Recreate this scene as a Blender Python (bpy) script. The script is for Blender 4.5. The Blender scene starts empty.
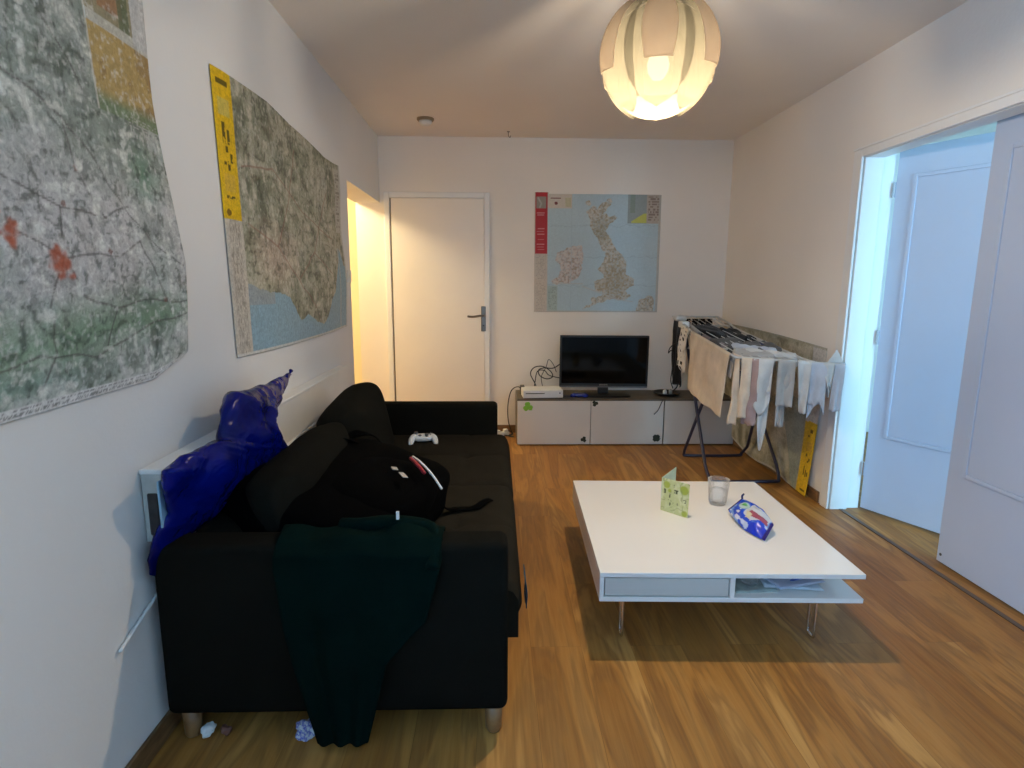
import bpy, bmesh, math, random
import numpy as np
from mathutils import Vector, Matrix, noise
random.seed(7)
PI = math.pi
C = bpy.context.scene.collection
R = math.radians
XL, XR, YB, ZC, YR = -0.962, 1.974, 5.054, 2.486, -1.6

# ------------------------------------------------------------------ helpers
class G:
    """collects vertices and faces in world coordinates"""
    def __init__(s): s.v = []; s.f = []; s.c = None; s.uv = None
    def add(s, v, f):
        n = len(s.v); s.v += [tuple(p) for p in v]; s.f += [tuple(i + n for i in q) for q in f]; return s

def box(g, lo, hi, bev=0.0, seg=2, M=None):
    bm = bmesh.new(); bmesh.ops.create_cube(bm, size=1)
    for v in bm.verts:
        v.co = Vector([lo[i] + (v.co[i] + .5) * (hi[i] - lo[i]) for i in range(3)])
    if bev: bmesh.ops.bevel(bm, geom=bm.edges[:], offset=bev, segments=seg, affect='EDGES', profile=.5)
    bm.verts.index_update()
    vs = [(M @ v.co) if M else v.co.copy() for v in bm.verts]
    g.add(vs, [[v.index for v in f.verts] for f in bm.faces]); bm.free(); return g

def tube(g, pts, r, n=8, closed=False, cap=True):
    pts = [Vector(p) for p in pts]; m = len(pts)
    rr = r if isinstance(r, (list, tuple)) else [r] * m
    rings = []; up = None
    for i, p in enumerate(pts):
        if closed: t = pts[(i + 1) % m] - pts[i - 1]
        else: t = pts[min(i + 1, m - 1)] - pts[max(i - 1, 0)]
        t.normalize()
        if up is None:
            up = t.orthogonal().normalized()
        up = (up - t * up.dot(t)); up = up.normalized() if up.length > 1e-6 else t.orthogonal().normalized()
        b = t.cross(up)
        rings.append([p + (up * math.cos(2 * PI * k / n) + b * math.sin(2 * PI * k / n)) * rr[i] for k in range(n)])
    v = [q for rg in rings for q in rg]; f = []
    for i in range(m if closed else m - 1):
        j = (i + 1) % m
        for k in range(n):
            f.append((i * n + k, i * n + (k + 1) % n, j * n + (k + 1) % n, j * n + k))
    if cap and not closed:
        f.append(tuple(range(n - 1, -1, -1))); f.append(tuple((m - 1) * n + k for k in range(n)))
    return g.add(v, f)

def curve(pts, n=8, closed=False):
    """Catmull-Rom through points"""
    P = [Vector(p) for p in pts]; out = []; m = len(P)
    for i in range(m if closed else m - 1):
        if closed: a, b, c, d = P[i - 1], P[i], P[(i + 1) % m], P[(i + 2) % m]
        else: a, b, c, d = P[max(i - 1, 0)], P[i], P[i + 1], P[min(i + 2, m - 1)]
        for k in range(n):
            t = k / n
            out.append(.5 * ((2 * b) + (c - a) * t + (2 * a - 5 * b + 4 * c - d) * t * t + (3 * b - a - 3 * c + d) * t ** 3))
    if not closed: out.append(P[-1])
    return out

def lathe(g, prof, c, n=32, axis=None):
    c = Vector(c); v = []; f = []
    for r, z in prof:
        for k in range(n):
            a = 2 * PI * k / n; p = Vector((r * math.cos(a), r * math.sin(a), z))
            v.append(c + (axis @ p if axis else p))
    for i in range(len(prof) - 1):
        for k in range(n):
            f.append((i * n + k, i * n + (k + 1) % n, (i + 1) * n + (k + 1) % n, (i + 1) * n + k))
    if prof[0][0] > 1e-5: f.append(tuple(range(n - 1, -1, -1)))
    if prof[-1][0] > 1e-5: f.append(tuple((len(prof) - 1) * n + k for k in range(n)))
    return g.add(v, f)

def blob(g, c, s, e=.35, nu=40, nv=24, amp=0, fr=6, M=None, seed=0, fn=None):
    """superellipsoid cushion"""
    def sp(x, p): return math.copysign(abs(x) ** p, x)
    v = []; f = []
    for j in range(nv + 1):
        ph = -PI / 2 + PI * j / nv
        for i in range(nu):
            th = 2 * PI * i / nu
            p = Vector((sp(math.cos(ph), e) * sp(math.cos(th), e), sp(math.cos(ph), e) * sp(math.sin(th), e), sp(math.sin(ph), e)))
            if fn: p = fn(p)
            p = Vector((p.x * s[0], p.y * s[1], p.z * s[2]))
            if amp: p = p * (1 + amp * noise.noise(p * fr + Vector((seed, 3.1, 7.7))) + amp * .5 * noise.noise(p * fr * 2.7 + Vector((seed, 9, 1))))
            if M: p = M @ p
            v.append(Vector(c) + p)
    for j in range(nv):
        for i in range(nu):
            f.append((j * nu + i, j * nu + (i + 1) % nu, (j + 1) * nu + (i + 1) % nu, (j + 1) * nu + i))
    return g.add(v, f)

def sheet(fn, nu, nv):
    g = G(); 
    v = [fn(i / nu, j / nv) for j in range(nv + 1) for i in range(nu + 1)]
    f = [(j * (nu + 1) + i, j * (nu + 1) + i + 1, (j + 1) * (nu + 1) + i + 1, (j + 1) * (nu + 1) + i) for j in range(nv) for i in range(nu)]
    g.add(v, f); return g

def root_loc(o):
    l = Vector((0, 0, 0))
    while o: l = l + o.location; o = o.parent
    return l

def obj(name, g, mat, parent=None, smooth=False, solid=0, sub=0, col=None, off=0.0):
    me = bpy.data.meshes.new(name)
    V = [Vector(p) for p in g.v]
    if parent: base = root_loc(parent)
    else:
        xs = [p.x for p in V]; ys = [p.y for p in V]; zs = [p.z for p in V]
        base = Vector(((min(xs) + max(xs)) / 2, (min(ys) + max(ys)) / 2, min(zs)))
    me.from_pydata([p - base for p in V], [], g.f)
    bm = bmesh.new(); bm.from_mesh(me)
    if not solid: bmesh.ops.recalc_face_normals(bm, faces=bm.faces)
    bm.to_mesh(me); bm.free()
    o = bpy.data.objects.new(name, me); C.objects.link(o)
    if parent: o.parent = parent
    else: o.location = base
    if mat: me.materials.append(mat)
    if smooth:
        for p in me.polygons: p.use_smooth = True
    if col is not None:
        a = me.color_attributes.new('Col', 'FLOAT_COLOR', 'POINT')
        arr = np.ones((len(V), 4), dtype=np.float32); arr[:, :3] = col.reshape(-1, 3)
        a.data.foreach_set('color', arr.ravel())
    if sub:
        m = o.modifiers.new('sub', 'SUBSURF'); m.levels = m.render_levels = sub
    if solid:
        m = o.modifiers.new('solid', 'SOLIDIFY'); m.thickness = solid; m.offset = off
    return o

def tag(o, label, cat, group=None):
    o['label'] = label; o['category'] = cat
    if group: o['group'] = group
    return o
def thing(name, loc, label, cat, group=None):
    o = bpy.data.objects.new(name, None); C.objects.link(o); o.location = loc
    o.empty_display_size = .05
    return tag(o, label, cat, group)
def struct(name, g, mat, parent=None, **k):
    o = obj(name, g, mat, parent, **k)
    if parent is None: o['kind'] = 'structure'
    return o

# ------------------------------------------------------------------ materials
def srgb(r, g, b):
    f = lambda c: (c / 255 / 12.92) if c / 255 <= .04045 else ((c / 255 + .055) / 1.055) ** 2.4
    return (f(r), f(g), f(b), 1)

class NT:
    def __init__(s, name):
        s.m = bpy.data.materials.new(name); s.m.use_nodes = True; s.t = s.m.node_tree
        s.b = s.t.nodes['Principled BSDF']; s.out = s.t.nodes['Material Output']
    def n(s, typ, **k):
        nd = s.t.nodes.new(typ)
        for a, b in k.items():
            if a.startswith('i_'):
                nd.inputs[int(a[2:]) if a[2:].isdigit() else a[2:].replace('_', ' ')].default_value = b
            else: setattr(nd, a, b)
        return nd
    def l(s, a, b): s.t.links.new(a, b); return s
    def coord(s, kind='Object', scale=(1, 1, 1)):
        tc = s.n('ShaderNodeTexCoord'); mp = s.n('ShaderNodeMapping'); mp.inputs['Scale'].default_value = scale
        s.l(tc.outputs[kind], mp.inputs['Vector']); return mp.outputs['Vector']
    def noise(s, vec, scale, detail=4, rough=.5, dist=0):
        nd = s.n('ShaderNodeTexNoise'); nd.inputs['Scale'].default_value = scale; nd.inputs['Detail'].default_value = detail
        nd.inputs['Roughness'].default_value = rough; nd.inputs['Distortion'].default_value = dist
        if vec: s.l(vec, nd.inputs['Vector'])
        return nd.outputs['Fac']
    def ramp(s, fac, stops):
        nd = s.n('ShaderNodeValToRGB'); e = nd.color_ramp.elements
        while len(e) < len(stops): e.new(.5)
        for i, (p, c) in enumerate(stops): e[i].position = p; e[i].color = c if len(c) == 4 else (*c, 1)
        s.l(fac, nd.inputs['Fac']); return nd.outputs['Color']
    def mix(s, fac, a, b, typ='MIX'):
        nd = s.n('ShaderNodeMix', data_type='RGBA', blend_type=typ)
        for v, i in ((fac, 0), (a, 6), (b, 7)):
            if isinstance(v, (int, float)): nd.inputs[i].default_value = v
            elif isinstance(v, tuple): nd.inputs[i].default_value = v
            else: s.l(v, nd.inputs[i])
        return nd.outputs[2]
    def bump(s, fac, strength=.2, dist=.01):
        nd = s.n('ShaderNodeBump'); nd.inputs['Strength'].default_value = strength; nd.inputs['Distance'].default_value = dist
        s.l(fac, nd.inputs['Height']); s.l(nd.outputs['Normal'], s.b.inputs['Normal'])
    def set(s, **k):
        for a, v in k.items(): s.b.inputs[a.replace('_', ' ')].default_value = v
        return s

def simple(name, col, rough=.5, var=.06, scale=12, bump=0, bscale=60, **k):
    """a principled material with a slight procedural variation of tone"""
    N = NT(name); v = N.coord()
    f = N.noise(v, scale, 3)
    lo = tuple(c * (1 - var) for c in col[:3]) + (1,); hi = tuple(min(1, c * (1 + var)) for c in col[:3]) + (1,)
    N.l(N.ramp(f, [(.3, lo), (.7, hi)]), N.b.inputs['Base Color'])
    N.set(Roughness=rough, **k)
    if bump: N.bump(N.noise(v, bscale, 4), bump, .004)
    return N.m

def wall_mat(name, col):
    N = NT(name); v = N.coord()
    N.l(N.ramp(N.noise(v, 1.3, 3), [(.35, tuple(c * .96 for c in col[:3])), (.65, col[:3])]), N.b.inputs['Base Color'])
    N.set(Roughness=.75); N.b.inputs['Specular IOR Level'].default_value = .25
    N.bump(N.noise(v, 55, 5, .6), .22, .004)
    return N.m

M = {}
M['wall'] = wall_mat('wall_paint', (.78, .77, .75)); M['wallb'] = wall_mat('lamp_tinted_wall_paint', (.86, .80, .715)); M['wallr'] = wall_mat('warm_wall_paint', (.83, .78, .71))  # back wall (wallb): warmth of the lamplight put into the colour
M['ceil'] = wall_mat('ceiling_paint', (.84, .79, .73))
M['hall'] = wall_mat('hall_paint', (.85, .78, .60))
M['door'] = simple('door_white', (.84, .78, .69), .35, .02, 3)
M['leaf'] = simple('gloss_door_daylight_tint', (.53, .605, .735), .3, .02, 3)  # white gloss leaves, with blue daylight mixed into the base colour
M['trimw'] = simple('trim_white', (.80, .79, .76), .35, .02, 3)
M['table'] = simple('table_gloss_white', (.80, .765, .71), .16, .015, 2)
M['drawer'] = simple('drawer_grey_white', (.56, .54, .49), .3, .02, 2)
M['bench'] = simple('bench_door_white', (.72, .66, .57), .4, .02, 3)
M['chrome'] = simple('chrome', (.75, .75, .76), .12, .02, 9, Metallic=1.0)
M['pewter'] = simple('pewter_handle', (.22, .19, .16), .3, .05, 40, Metallic=.9)
M['blackpl'] = simple('black_plastic', (.005, .005, .0055), .4, .05, 30)
M['matt_black'] = simple('black_nylon', (.0012, .0012, .0013), .95, .2, 60, .3, 300); M['matt_black'].node_tree.nodes['Principled BSDF'].inputs['Specular IOR Level'].default_value = .03
M['whitepl'] = simple('white_plastic', (.72, .72, .70), .35, .02, 30)
M['rubber'] = simple('grey_rubber', (.09, .09, .09), .6, .05, 30)
M['navy_metal'] = simple('navy_rack_tube', (.03, .03, .06), .35, .05, 30)
M['white_wire'] = simple('white_coated_wire', (.55, .56, .54), .4, .02, 30)
M['cable'] = simple('black_cable', (.02, .018, .015), .5, .05, 30)
M['cablew'] = simple('white_cable', (.66, .66, .64), .5, .03, 30)
M['legwood'] = simple('sofa_leg_wood', (.22, .11, .04), .45, .2, 25)

def fabric(name, col, rough=.95, weave=500, bump=.35, crease=0, sheen=.15, var=.15):
    N = NT(name); v = N.coord()
    f = N.noise(v, 7, 5, .6)
    N.l(N.ramp(f, [(.3, tuple(c * (1 - var) for c in col[:3])), (.7, tuple(min(1, c * (1 + var)) for c in col[:3]))]), N.b.inputs['Base Color'])
    N.set(Roughness=rough); N.b.inputs['Specular IOR Level'].default_value = .04
    if 'Sheen Weight' in N.b.inputs: N.b.inputs['Sheen Weight'].default_value = sheen
    a = N.noise(v, weave, 2)
    if crease:
        c = N.noise(v, crease, 4, .55, .6)
        mm = N.n('ShaderNodeMath', operation='MULTIPLY_ADD'); N.l(c, mm.inputs[0]); mm.inputs[1].default_value = 4; N.l(a, mm.inputs[2]); a = mm.outputs[0]
    N.bump(a, bump, .003)
    return N.m
M['sofa'] = fabric('sofa_fabric', (.0075, .0072, .0055), sheen=.0)
M['sofa_seat'] = fabric('sofa_seat_fabric', (.018, .0155, .011), sheen=.0)
M['coat'] = fabric('teal_coat_fabric', (.0012, .0075, .0060), crease=14, bump=.5, sheen=.0)
M['beige'] = fabric('beige_cotton', (.66, .565, .45), crease=10, bump=.3)
M['greycloth'] = fabric('grey_jersey', (.42, .41, .39), crease=18)
M['whitecloth'] = fabric('white_cotton', (.60, .60, .58), crease=18)
M['bluewhite'] = fabric('pale_blue_cotton', (.50, .54, .60), crease=18)
M['mauve'] = fabric('mauve_knit', (.27, .22, .23), crease=18)
M['pinkcloth'] = fabric('dusty_pink_cotton', (.40, .28, .26), crease=18)
M['blackcloth'] = fabric('black_jersey', (.012, .012, .014), crease=18)
M['navycloth'] = fabric('navy_cotton', (.015, .022, .09), crease=18)
M['darkgrey'] = fabric('slate_cotton', (.10, .10, .10), crease=18)

def floor_mat():
    N = NT('laminate_oak'); tc = N.n('ShaderNodeTexCoord'); sx = N.n('ShaderNodeSeparateXYZ')
    N.l(tc.outputs['Object'], sx.inputs[0])
    def m(op, a, b):
        nd = N.n('ShaderNodeMath', operation=op)
        for i, q in enumerate((a, b)):
            if isinstance(q, (int, float)): nd.inputs[i].default_value = q
            else: N.l(q, nd.inputs[i])
        return nd.outputs[0]
    X, Y = sx.outputs[0], sx.outputs[1]
    cb = N.n('ShaderNodeCombineXYZ'); N.l(m('ADD', Y, 7.37), cb.inputs[0]); N.l(m('ADD', X, FX), cb.inputs[1])
    br = N.n('ShaderNodeTexBrick'); N.l(cb.outputs[0], br.inputs['Vector'])
    for k, v in (('Color1', (0, 0, 0, 1)), ('Color2', (1, 1, 1, 1)), ('Mortar', (.5, .5, .5, 1)), ('Scale', 1), ('Mortar Size', .0008), ('Mortar Smooth', .1), ('Bias', 0), ('Brick Width', 1.22), ('Row Height', .184)):
        br.inputs[k].default_value = v
    br.offset = .37; br.offset_frequency = 2
    rnd = br.outputs['Color']; rs = N.n('ShaderNodeSeparateColor'); N.l(rnd, rs.inputs[0]); r = rs.outputs[0]
    gv = N.n('ShaderNodeCombineXYZ'); N.l(m('ADD', m('MULTIPLY', X, 7.0), m('MULTIPLY', r, 31)), gv.inputs[0]); N.l(m('ADD', m('MULTIPLY', Y, .9), m('MULTIPLY', r, 17)), gv.inputs[1])
    big = N.noise(gv.outputs[0], .75, 4, .55, .8)
    # cathedral rings: sine of the big field
    rings = m('SINE', m('MULTIPLY', big, 46), 0)
    fine = N.n('ShaderNodeCombineXYZ'); N.l(m('MULTIPLY', X, 90), fine.inputs[0]); N.l(m('MULTIPLY', Y, 3), fine.inputs[1])
    fn = N.noise(fine.outputs[0], 1, 5, .65)
    base = N.ramp(big, [(.32, (.22, .080, .012)), (.5, (.37, .160, .032)), (.68, (.55, .29, .080))])
    c1 = N.mix(m('MULTIPLY', m('POWER', m('ADD', m('MULTIPLY', rings, .5), .5), 1.6), .62), base, (.15, .064, .02, 1))
    c2 = N.mix(.24, c1, N.ramp(fn, [(.3, (.13, .050, .010)), (.7, (.55, .28, .080))]), 'MIX')
    c3 = N.mix(m('MULTIPLY', r, .16), c2, (.46, .24, .07, 1))
    c4 = N.mix(m('MULTIPLY', br.outputs['Fac'], .4), c3, (.06, .03, .012, 1))
    N.l(c4, N.b.inputs['Base Color']); N.set(Roughness=.42)
    N.b.inputs['Specular IOR Level'].default_value = .22
    N.bump(m('SUBTRACT', m('MULTIPLY', fn, .3), br.outputs['Fac']), .15, .002)
    return N.m
FX = 8 * .184 * 10 - .13   # seam of the planks at x = 0.13
M['floor'] = floor_mat()

def skirt_mat(name, a, b):
    N = NT(name); v = N.coord('Object', (6, 6, 40))
    N.l(N.ramp(N.noise(v, 1.5, 4, .6, .5), [(.3, a), (.7, b)]), N.b.inputs['Base Color']); N.set(Roughness=.5); return N.m
M['skirt'] = skirt_mat('skirting_oak', (.11, .055, .02), (.24, .13, .055))
M['benchtop'] = skirt_mat('bench_grey_brown', (.085, .065, .045), (.14, .11, .08))

def attr_mat(name, rough=.5, relief=0, rscale=30, mul=.0, spec=.4, trans=0):
    N = NT(name); a = N.n('ShaderNodeAttribute', attribute_name='Col')
    c = a.outputs['Color']
    if mul:
        v = N.coord(); f = N.noise(v, rscale, 6, .65, .8)
        lo = 1 - mul; c = N.mix(1.0, c, N.ramp(f, [(.3, (lo, lo, lo)), (.7, (1 + mul * .6,) * 3)]), 'MULTIPLY')
    N.l(c, N.b.inputs['Base Color']); N.set(Roughness=rough); N.b.inputs['Specular IOR Level'].default_value = spec
    if relief: N.bump(N.noise(N.coord(), 9, 3), relief, .01)
    return N.m
M['map'] = attr_mat('printed_map_paper', .5, .25, 70, .32, .35)
M['seamap'] = attr_mat('printed_sea_map', .5, .2, 60, .10, .35)
M['print'] = attr_mat('printed_card', .5, 0, 40, .05)
M['foil'] = attr_mat('printed_foil', .22, .3, 30, .1, .7)

def glassy(name, col=(1, 1, 1, 1), ior=1.45, rough=.0):
    N = NT(name); N.set(Roughness=rough, IOR=ior); N.b.inputs['Base Color'].default_value = col
    N.b.inputs['Transmission Weight'].default_value = 1; 
    f = N.noise(N.coord(), 20, 2); N.bump(f, .01, .001); return N.m
def thinglass(name, base, refl, tint=(1, 1, 1)):
    N = NT(name); tr = N.n('ShaderNodeBsdfTransparent'); tr.inputs[0].default_value = (*tint, 1); gl = N.n('ShaderNodeBsdfGlossy'); gl.inputs['Roughness'].default_value = .04
    lw = N.n('ShaderNodeLayerWeight'); lw.inputs[0].default_value = base; m = N.n('ShaderNodeMath', operation='MULTIPLY'); N.l(lw.outputs['Fresnel'], m.inputs[0]); m.inputs[1].default_value = refl
    mx = N.n('ShaderNodeMixShader'); d = N.n('ShaderNodeBsdfDiffuse'); d.inputs[0].default_value = (.9, .9, .9, 1); m3 = N.n('ShaderNodeMixShader'); m3.inputs[0].default_value = .07; N.l(tr.outputs[0], m3.inputs[1]); N.l(d.outputs[0], m3.inputs[2])
    N.l(m.outputs[0], mx.inputs[0]); N.l(m3.outputs[0], mx.inputs[1]); N.l(gl.outputs[0], mx.inputs[2]); N.l(mx.outputs[0], N.out.inputs['Surface']); return N.m
M['glass'] = thinglass('clear_glass', .18, .6, (.995, .995, .995)); M['water'] = thinglass('water', .15, .6, (.98, .985, .985))
N = NT('window_glass'); tr = N.n('ShaderNodeBsdfTransparent'); gl = N.n('ShaderNodeBsdfGlossy'); gl.inputs['Roughness'].default_value = .02
mx = N.n('ShaderNodeMixShader'); mx.inputs[0].default_value = .06
N.l(tr.outputs[0], mx.inputs[1]); N.l(gl.outputs[0], mx.inputs[2]); N.l(mx.outputs[0], N.out.inputs['Surface']); M['pane'] = N.m

N = NT('blue_plastic_film'); v = N.coord()
N.l(N.ramp(N.noise(v, 6, 4), [(.3, (.0004, .002, .06)), (.7, (.001, .007, .19))]), N.b.inputs['Base Color'])
N.set(Roughness=.25); N.b.inputs['Specular IOR Level'].default_value = .18; N.bump(N.noise(v, 7, 3, .5, 1.2), .4, .05); M['bluebag'] = N.m
M['cyan'] = simple('pale_blue_film', (.25, .42, .55), .4, .1, 20)

def shade(name, through, lo, hi):
    N = NT(name); v = N.coord()
    df = N.n('ShaderNodeBsdfDiffuse'); ts = N.n('ShaderNodeBsdfTranslucent'); mx = N.n('ShaderNodeMixShader'); mx.inputs[0].default_value = .55
    cc = N.ramp(N.noise(v, 10, 2), [(.3, lo), (.7, hi)]); tr = N.n('ShaderNodeBsdfTransparent'); m2 = N.n('ShaderNodeMixShader'); m2.inputs[0].default_value = through
    N.l(cc, df.inputs[0]); N.l(cc, ts.inputs[0]); N.l(df.outputs[0], mx.inputs[1]); N.l(ts.outputs[0], mx.inputs[2])
    N.l(mx.outputs[0], m2.inputs[1]); N.l(tr.outputs[0], m2.inputs[2]); N.l(m2.outputs[0], N.out.inputs['Surface']); return N.m
M['shade'] = shade('lamp_petal_film', .52, (.046, .042, .030), (.052, .047, .034)); M['shade2'] = shade('lamp_petal_plastic', .16, (.23, .185, .14), (.25, .205, .155))
def emis(name, col, s):
    N = NT(name); e = N.n('ShaderNodeEmission'); e.inputs[0].default_value = (*col, 1); e.inputs[1].default_value = s
    N.l(e.outputs[0], N.out.inputs['Surface']); return N.m
M['bulb'] = emis('lit_bulb', (1, .84, .58), 1.1)
M['halllamp'] = emis('lit_hall_lamp', (1, .75, .40), 14)
M['screen'] = simple('tv_screen_glass', (.0008, .0008, .001), .06, .05, 5); M['screen'].node_tree.nodes['Principled BSDF'].inputs['Specular IOR Level'].default_value = .16
M['radiator'] = simple('radiator_enamel', (.74, .73, .70), .35, .02, 10)
M['vent'] = simple('radiator_vent_dark', (.035, .03, .03), .5, .3, 40)

# ------------------------------------------------------------------ the room shell
XH = -3.2    # far side of the hallway
XN = 5.2     # far side of the next room
g = G(); box(g, (XH - .2, YR - .2, -.1), (XN + .2, 6.6, 0)); 
struct('floor', g, M['floor']).location = (0, 0, 0)
fl = bpy.data.objects['floor']; me = fl.data
for v in me.vertices: v.co += Vector(((XH + XN) / 2, (YR + 6.4) / 2, -.1))
g = G(); box(g, (XL - .2, YR - .2, ZC), (XR + .186, YB + .1, ZC + .15)); struct('ceiling', g, M['ceil'])

OY0, OZ = 3.964, 1.963     # hallway opening
LW0, LW1, LWZ0, LWZ1 = -1.5, -.35, .85, 2.2
g = G(); box(g, (XL - .2, YR - .2, 0), (XL, LW0, ZC)); box(g, (XL - .2, LW0, 0), (XL, LW1, LWZ0)); box(g, (XL - .2, LW0, LWZ1), (XL, LW1, ZC)); box(g, (XL - .2, LW1, 0), (XL, OY0, ZC)); box(g, (XL - .2, OY0, OZ), (XL, YB, ZC)); struct('wall_left', g, M['wall'])
g = G(); box(g, (XL - .2, YB, 0), (XR + .186, YB + .12, ZC)); struct('wall_back', g, M['wallb'])
DY0, DY1, DZ = 1.74, 3.262, 2.04
XW = XR + .186
g = G(); box(g, (XR, YR - .2, 0), (XW, DY0, ZC)); box(g, (XR, DY1, 0), (XW, YB, ZC)); box(g, (XR, DY0, DZ), (XW, DY1, ZC)); struct('wall_right', g, M['wallr'])
g = G(); y0, y1 = YR - .2, YR; box(g, (XL, y0, 0), (XR, y1, ZC)); struct('wall_rear', g, M['wall'])
def window(name, a0, a1, z0, z1, c, side=False):
    """casement in a wall; side=True lies in the plane x = c, else in y = c"""
    def bx(g, lo, hi, d, bev=0):
        p, q = ((c - d, lo[0], lo[1]), (c + d, hi[0], hi[1])) if side else ((lo[0], c - d, lo[1]), (hi[0], c + d, hi[1]))
        box(g, p, q, bev, 1)
    g = G(); t = .05; m = (a0 + a1) / 2
    for lo, hi in (((a0, z0), (a0 + t, z1)), ((a1 - t, z0), (a1, z1)), ((a0 + t, z0), (a1 - t, z0 + t)), ((a0 + t, z1 - t), (a1 - t, z1)), ((m - .03, z0 + t), (m + .03, z1 - t))): bx(g, lo, hi, .03, .004)
    o = struct(name, g, M['trimw'])
    for p, q in ((a0 + t, m - .03), (m + .03, a1 - t)): g = G(); bx(g, (p, z0 + t), (q, z1 - t), .004); obj('pane', g, M['pane'], o)
window('window_1', LW0, LW1, LWZ0, LWZ1, XL - .1, True)
# next room (seen through the double door)
NX0, NX1 = 2.7, 4.6
g = G()
box(g, (XW, y0, 0), (NX0, y1, ZC)); box(g, (NX1, y0, 0), (XN, y1, ZC)); box(g, (NX0, y0, 0), (NX1, y1, .3)); box(g, (NX0, y0, 2.3), (NX1, y1, ZC))
box(g, (XN, y0, 0), (XN + .15, YB + .12, ZC)); box(g, (XW, YB, 0), (XN, YB + .12, ZC)); box(g, (XW, y0, ZC), (XN + .15, YB + .12, ZC + .15))
struct('wall_next_room', g, M['trimw'])
window('window_2', NX0, NX1, .3, 2.3, YR - .1)
# hallway behind the left wall
g = G(); HX = XL - .2; HY0 = 3.3
box(g, (XH - .1, HY0 - .1, 0), (XH, 6.5, ZC)); box(g, (XH, 6.4, 0), (HX, 6.5, ZC)); box(g, (XH, HY0 - .1, 0), (HX, HY0, ZC)); box(g, (HX, YB + .12, 0), (HX + .12, 6.5, ZC)); box(g, (XH - .1, HY0 - .1, ZC), (HX + .12, 6.5, ZC + .1))
struct('wall_hallway', g, M['hall'])

# baseboards
def bb(name, lo, hi): g = G(); box(g, lo, hi, .003, 1); struct(name, g, M['skirt'])
bb('baseboard_left', (XL, YR, 0), (XL + .012, OY0, .07))
bb('baseboard_back', (-.05, YB - .012, 0), (XR - .02, YB, .07))
bb('baseboard_right', (XR - .012, DY1 + .075, 0), (XR, YB - .014, .07))
# casing of the double door
g = G(); cw = .0
cy0, cy1, cz0, cz1 = 3.235, 3.308, 1.988, 2.040
box(g, (XR - .014, cy0, 0), (XR, cy1, cz1), .004); box(g, (XR - .014, DY0 - .05, 0), (XR, DY0 + .02, cz1), .004); box(g, (XR - .014, DY0 + .02, cz0), (XR, cy0, cz1), .004)
box(g, (XR - .020, DY0 - .05, cz1 - .012), (XR - .012, cy1, cz1), .002)
struct('trim_1', g, M['trimw'])
g = G()   # jamb lining, stopping short so that the leaves sit in a rebate behind it
jx = 2.082
box(g, (XR + .006, 3.230, 0), (jx, DY1, cz0), .003); box(g, (XR + .006, DY0, 0), (jx, DY0 + .03, cz0), .003); box(g, (XR + .006, DY0, cz0 - .003), (jx, DY1, DZ), .003)
box(g, (jx, DY1 - .010, 0), (XW + .004, DY1, DZ), .002); box(g, (jx, DY0, 0), (XW + .004, DY0 + .010, DZ), .002)
struct('trim_2', g, M['trimw'])
g = G(); box(g, (XR + .06, DY0, 0), (XR + .085, DY1, .004), .001, 1); struct('trim_3', g, simple('threshold_strip', (.10, .06, .04), .4))
# double door leaves
def leaf(name, hinge, ang, w, h, z0=.012):
    """leaf along +u from the hinge, u direction turned by ang in plan; thickness .04 away from the living room"""
    Mx = Matrix.Translation((hinge[0], hinge[1], 0)) @ Matrix.Rotation(ang, 4, 'Z')
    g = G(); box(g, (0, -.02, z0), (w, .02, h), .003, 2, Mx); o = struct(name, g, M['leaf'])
    for side in (-1, 1):
        g = G(); a, b, c, d = .09, w - .09, .455, h - .14; t = .02; y = side * .02
        ylo, yhi = sorted((y - side * .001, y + side * .007))
        for lo, hi in (((a, c), (a + t, d)), ((b - t, c), (b, d)), ((a + t, c), (b - t, c + t)), ((a + t, d - t), (b - t, d))):
            box(g, (lo[0], ylo, lo[1]), (hi[0], yhi, hi[1]), .003, 2, Mx)
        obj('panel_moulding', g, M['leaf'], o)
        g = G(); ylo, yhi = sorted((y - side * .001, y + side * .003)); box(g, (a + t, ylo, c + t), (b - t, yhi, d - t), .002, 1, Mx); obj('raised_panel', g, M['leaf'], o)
    g = G()
    for zz in (.25, 1.02, 1.82): tube(g, [Mx @ Vector((-.004, -.026, zz - .04)), Mx @ Vector((-.004, -.026, zz + .04))], .008, 10)
    obj('hinge', g, M['chrome'], o)
    return o
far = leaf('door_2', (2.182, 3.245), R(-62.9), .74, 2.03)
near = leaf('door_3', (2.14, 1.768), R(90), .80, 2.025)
g = G(); lathe(g, [(0, -.003), (.007, -.003), (.007, 0), (0, .002)], (2.118, 2.545, .05), 12, Matrix.Rotation(R(-90), 3, 'Y')); obj('screw_cap', g, M['rubber'], near)

# back door
bx0, bx1 = -.925, -.05
g = G(); ct = .045
box(g, (bx0, YB - .02, 0), (bx0 + ct, YB, 2.049), .004); box(g, (bx1 - ct, YB - .02, 0), (bx1, YB, 2.049), .004); box(g, (bx0 + ct, YB - .02, 2.049 - ct), (bx1 - ct, YB, 2.049), .004)
struct('trim_4', g, M['trimw'])
g = G(); box(g, (bx0 + ct + .012, YB - .014, .008), (bx1 - ct - .004, YB - .001, 2.049 - ct - .006), .002); dr = struct('door_1', g, M['door'])
g = G(); box(g, (bx0 + ct + .002, YB - .009, .008), (bx0 + ct + .011, YB - .001, 2.0), .001); obj('hinge_gap_shadow', g, M['pewter'], dr)  # dark strip standing in for the shadow along the hinge-side gap
hx = -.103
g = G(); box(g, (hx - .021, YB - .022, .90), (hx + .021, YB - .014, 1.115), .006, 3); pl = obj('handle_plate', g, M['pewter'], dr, smooth=False)
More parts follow.
